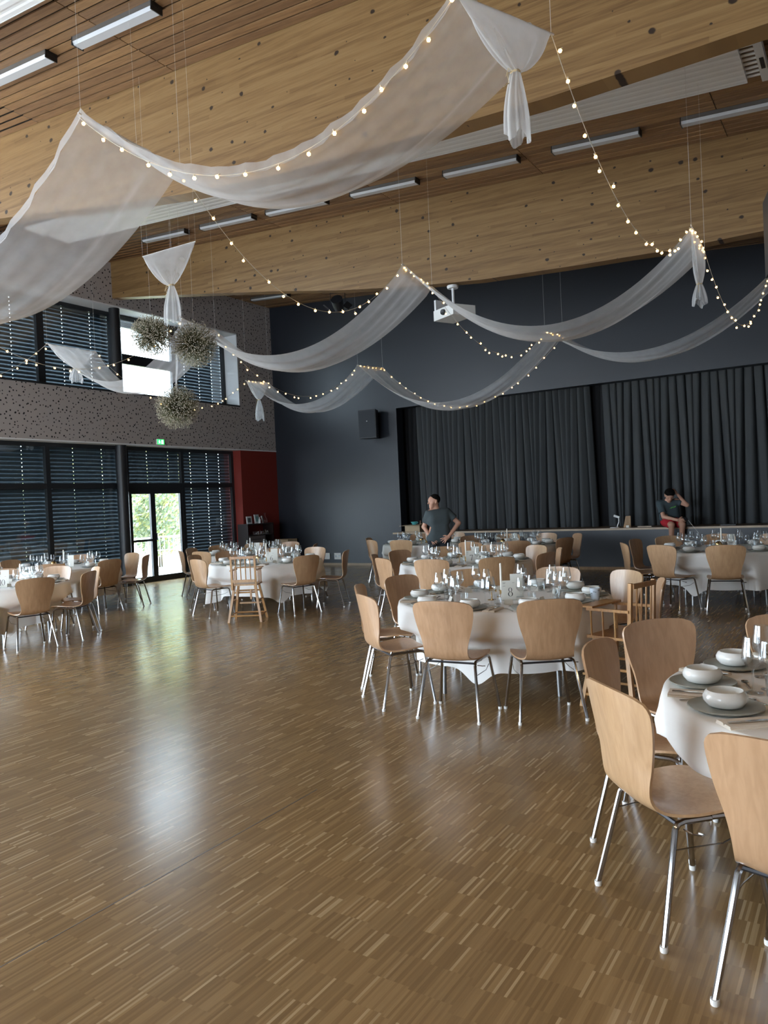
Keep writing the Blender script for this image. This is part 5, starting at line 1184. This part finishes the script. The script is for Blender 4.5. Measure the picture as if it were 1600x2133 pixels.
# --- seated man on the stage edge, head bowed, one hand at the head
def seated():
    o = person('seated man in slate t-shirt and red shorts on the stage edge, head bowed', (-3.40, 16.06, 0.87), RZC-0.10)
    H, P = head((-0.02, -0.10, 0.64), (-0.05, -0.74, -0.62), (0.0, -0.62, 0.75))
    shL, shR = (-0.185, 0.0, 0.485), (0.135, 0.02, 0.525); eL, wL = (-0.165, -0.16, 0.215), (0.055, -0.34, 0.145); eR, wR = (0.325, -0.06, 0.43), (0.150, -0.07, 0.645)
    kL, kR = (-0.075, -0.37, 0.055), (0.135, -0.37, 0.055)
    body = H + [C_((-0.02, -0.03, 0.575), (-0.02, 0.02, 0.49), 0.055, 0.065, 0.03), C_((-0.125, 0.02, 0.46), (0.085, 0.04, 0.475), 0.085, 0.085, 0.05), C_((-0.09, 0.03, 0.34), (0.07, 0.04, 0.34), 0.105, 0.105, 0.06), C_((-0.07, 0.06, 0.20), (0.08, 0.06, 0.20), 0.105, 0.105, 0.06), C_((-0.06, 0.06, 0.11), (0.09, 0.06, 0.11), 0.11, 0.11, 0.05),
        C_(shL, eL, 0.052, 0.041, 0.03), C_(eL, wL, 0.041, 0.028, 0.015), C_(shR, eR, 0.052, 0.043, 0.03), C_(eR, wR, 0.043, 0.028, 0.012),
        C_((-0.06, 0.02, 0.095), kL, 0.088, 0.058, 0.03), C_(kL, (-0.07, -0.30, -0.37), 0.058, 0.037, 0.02), C_((0.10, 0.02, 0.095), kR, 0.088, 0.058, 0.03), C_(kR, (0.13, -0.28, -0.37), 0.058, 0.037, 0.02)]
    for x, y in ((-0.07, -0.30), (0.13, -0.28)): body += [C_((x, y, -0.41), (x-0.01, y-0.17, -0.44), 0.040, 0.028, 0.02)]
    body += hand(wL, (0.8, -0.35, -0.05), (0.2, 0.2, 0.9), (0.2, 0.7, 0.4), 0.15, 0.7) + hand(wR, (-0.45, 0.05, 0.75), (-0.6, -0.6, 0), (-0.8, 0.2, -0.3), 0.25, 0.5)
    blob_obj('body', 'skin', o, body, (-0.30, -0.55, -0.49), (0.42, 0.22, 0.84), 0.0085)
    dirt = lambda a, q_, t: tuple(np.array(a)+(np.array(q_)-np.array(a))*t)
    shirt = [C_((-0.125, 0.02, 0.465), (0.085, 0.04, 0.48), 0.100, 0.100, 0.05), C_((-0.095, 0.03, 0.34), (0.075, 0.04, 0.34), 0.124, 0.122, 0.06), C_((-0.075, 0.055, 0.20), (0.085, 0.055, 0.20), 0.126, 0.126, 0.06), C_(shL, dirt(shL, eL, 0.85), 0.074, 0.070, 0.03), C_(shR, dirt(shR, eR, 0.62), 0.074, 0.068, 0.03)]
    def cut(g):
        d = np.maximum(0.10-g[..., 2], g[..., 2]-0.555+0.5*np.maximum(0, -(g[..., 1])))
        for sh_, e_, t in ((shL, eL, 0.72), (shR, eR, 0.50)):
            a = np.array(sh_); v = np.array(e_)-a; l = np.linalg.norm(v); v /= l; q_ = (g-a)@v - t*l; near_ = np.linalg.norm(g-(a+v*l), axis=-1) < 0.16; d = np.where(near_, np.maximum(d, q_), d)
        return d
    blob_obj('t_shirt', 'shirt_slate', o, shirt, (-0.34, -0.30, 0.05), (0.42, 0.24, 0.66), 0.010, cut)
    sh2 = [C_((-0.06, 0.06, 0.12), (0.09, 0.06, 0.12), 0.118, 0.118, 0.05), C_((-0.06, 0.02, 0.10), kL, 0.102, 0.080, 0.03), C_((0.10, 0.02, 0.10), kR, 0.102, 0.080, 0.03)]
    blob_obj('shorts', 'shorts_red', o, sh2, (-0.26, -0.42, -0.03), (0.34, 0.22, 0.24), 0.010, lambda g: np.maximum(np.maximum(-0.30-g[..., 1], g[..., 2]-0.19), 0.003-g[..., 2] + 0.4*np.minimum(0, g[..., 1]+0.10)))
    c0 = np.array(P(0, 0, 0)); f0 = np.array(P(1, 0, 0))-c0; u0 = np.array(P(0, 0, 1))-c0
    blob_obj('hair', 'hair', o, [('e', P(-0.012, 0, 0.045), (0.102, 0.102, 0.100), 0.01)], (-0.22, -0.35, 0.45), (0.20, 0.16, 0.86), 0.007, lambda g: -(((g-c0)@u0) - np.where((g-c0)@f0 < -0.02, -0.05, 0.045)))
    for e in (-1, 1):
        m = MB(); ico(m, P(0.080, e*0.032, 0.004), 0.010); m.obj('eye', 'ink', o, smooth=True)
    m = MB(); g = random.Random(3)
    for k in range(6):                       # small green print on the chest
        x = -0.02 + 0.022*k; z = 0.372 + 0.006*k; y = -0.098 - 0.004*(k % 2)
        if k == 0: m.box((x-0.004, y-0.004, z), (x+0.004, y, z+0.008))
        else:
            m.box((x-0.008, y-0.004, z-0.008), (x-0.003, y, z+0.018)); m.box((x-0.003, y-0.004, z+0.012), (x+0.006, y, z+0.018)); m.box((x-0.003, y-0.004, z-0.002+0.004*(k % 3)), (x+0.006, y, z+0.003+0.004*(k % 3)))
    m.obj('chest_print', 'shirt_green', o)
    for x, y in ((-0.07, -0.30), (0.13, -0.28)):
        V, F = blob([C_((x, y, -0.415), (x-0.01, y-0.18, -0.445), 0.050, 0.037, 0.02)], (x-0.12, y-0.28, -0.52), (x+0.1, y+0.1, -0.32), 0.012); m = MB(); m.v = [tuple(v) for v in V]; m.f = F; m.obj('shoe', 'white_plastic', o, smooth=True)
    ph = thing('mobile_phone', 'dark mobile phone with thin white cable in the seated man\'s hand', 'phone', o.matrix_basis @ Vector((0.185, -0.42, 0.165)), RZC)
    MB().box((-0.035, -0.05, 0.0), (0.035, 0.06, 0.009), Matrix.Rotation(0.5, 3, 'X')).obj('phone_body', 'black_plastic', ph)
    MB().tube([(0.03, 0.0, 0.0), (0.10, -0.05, -0.12), (0.20, -0.1, -0.28), (0.24, -0.12, -0.5), (0.24, -0.12, -1.0)], 0.003, 5).obj('cable', 'cord_white', ph)
seated()
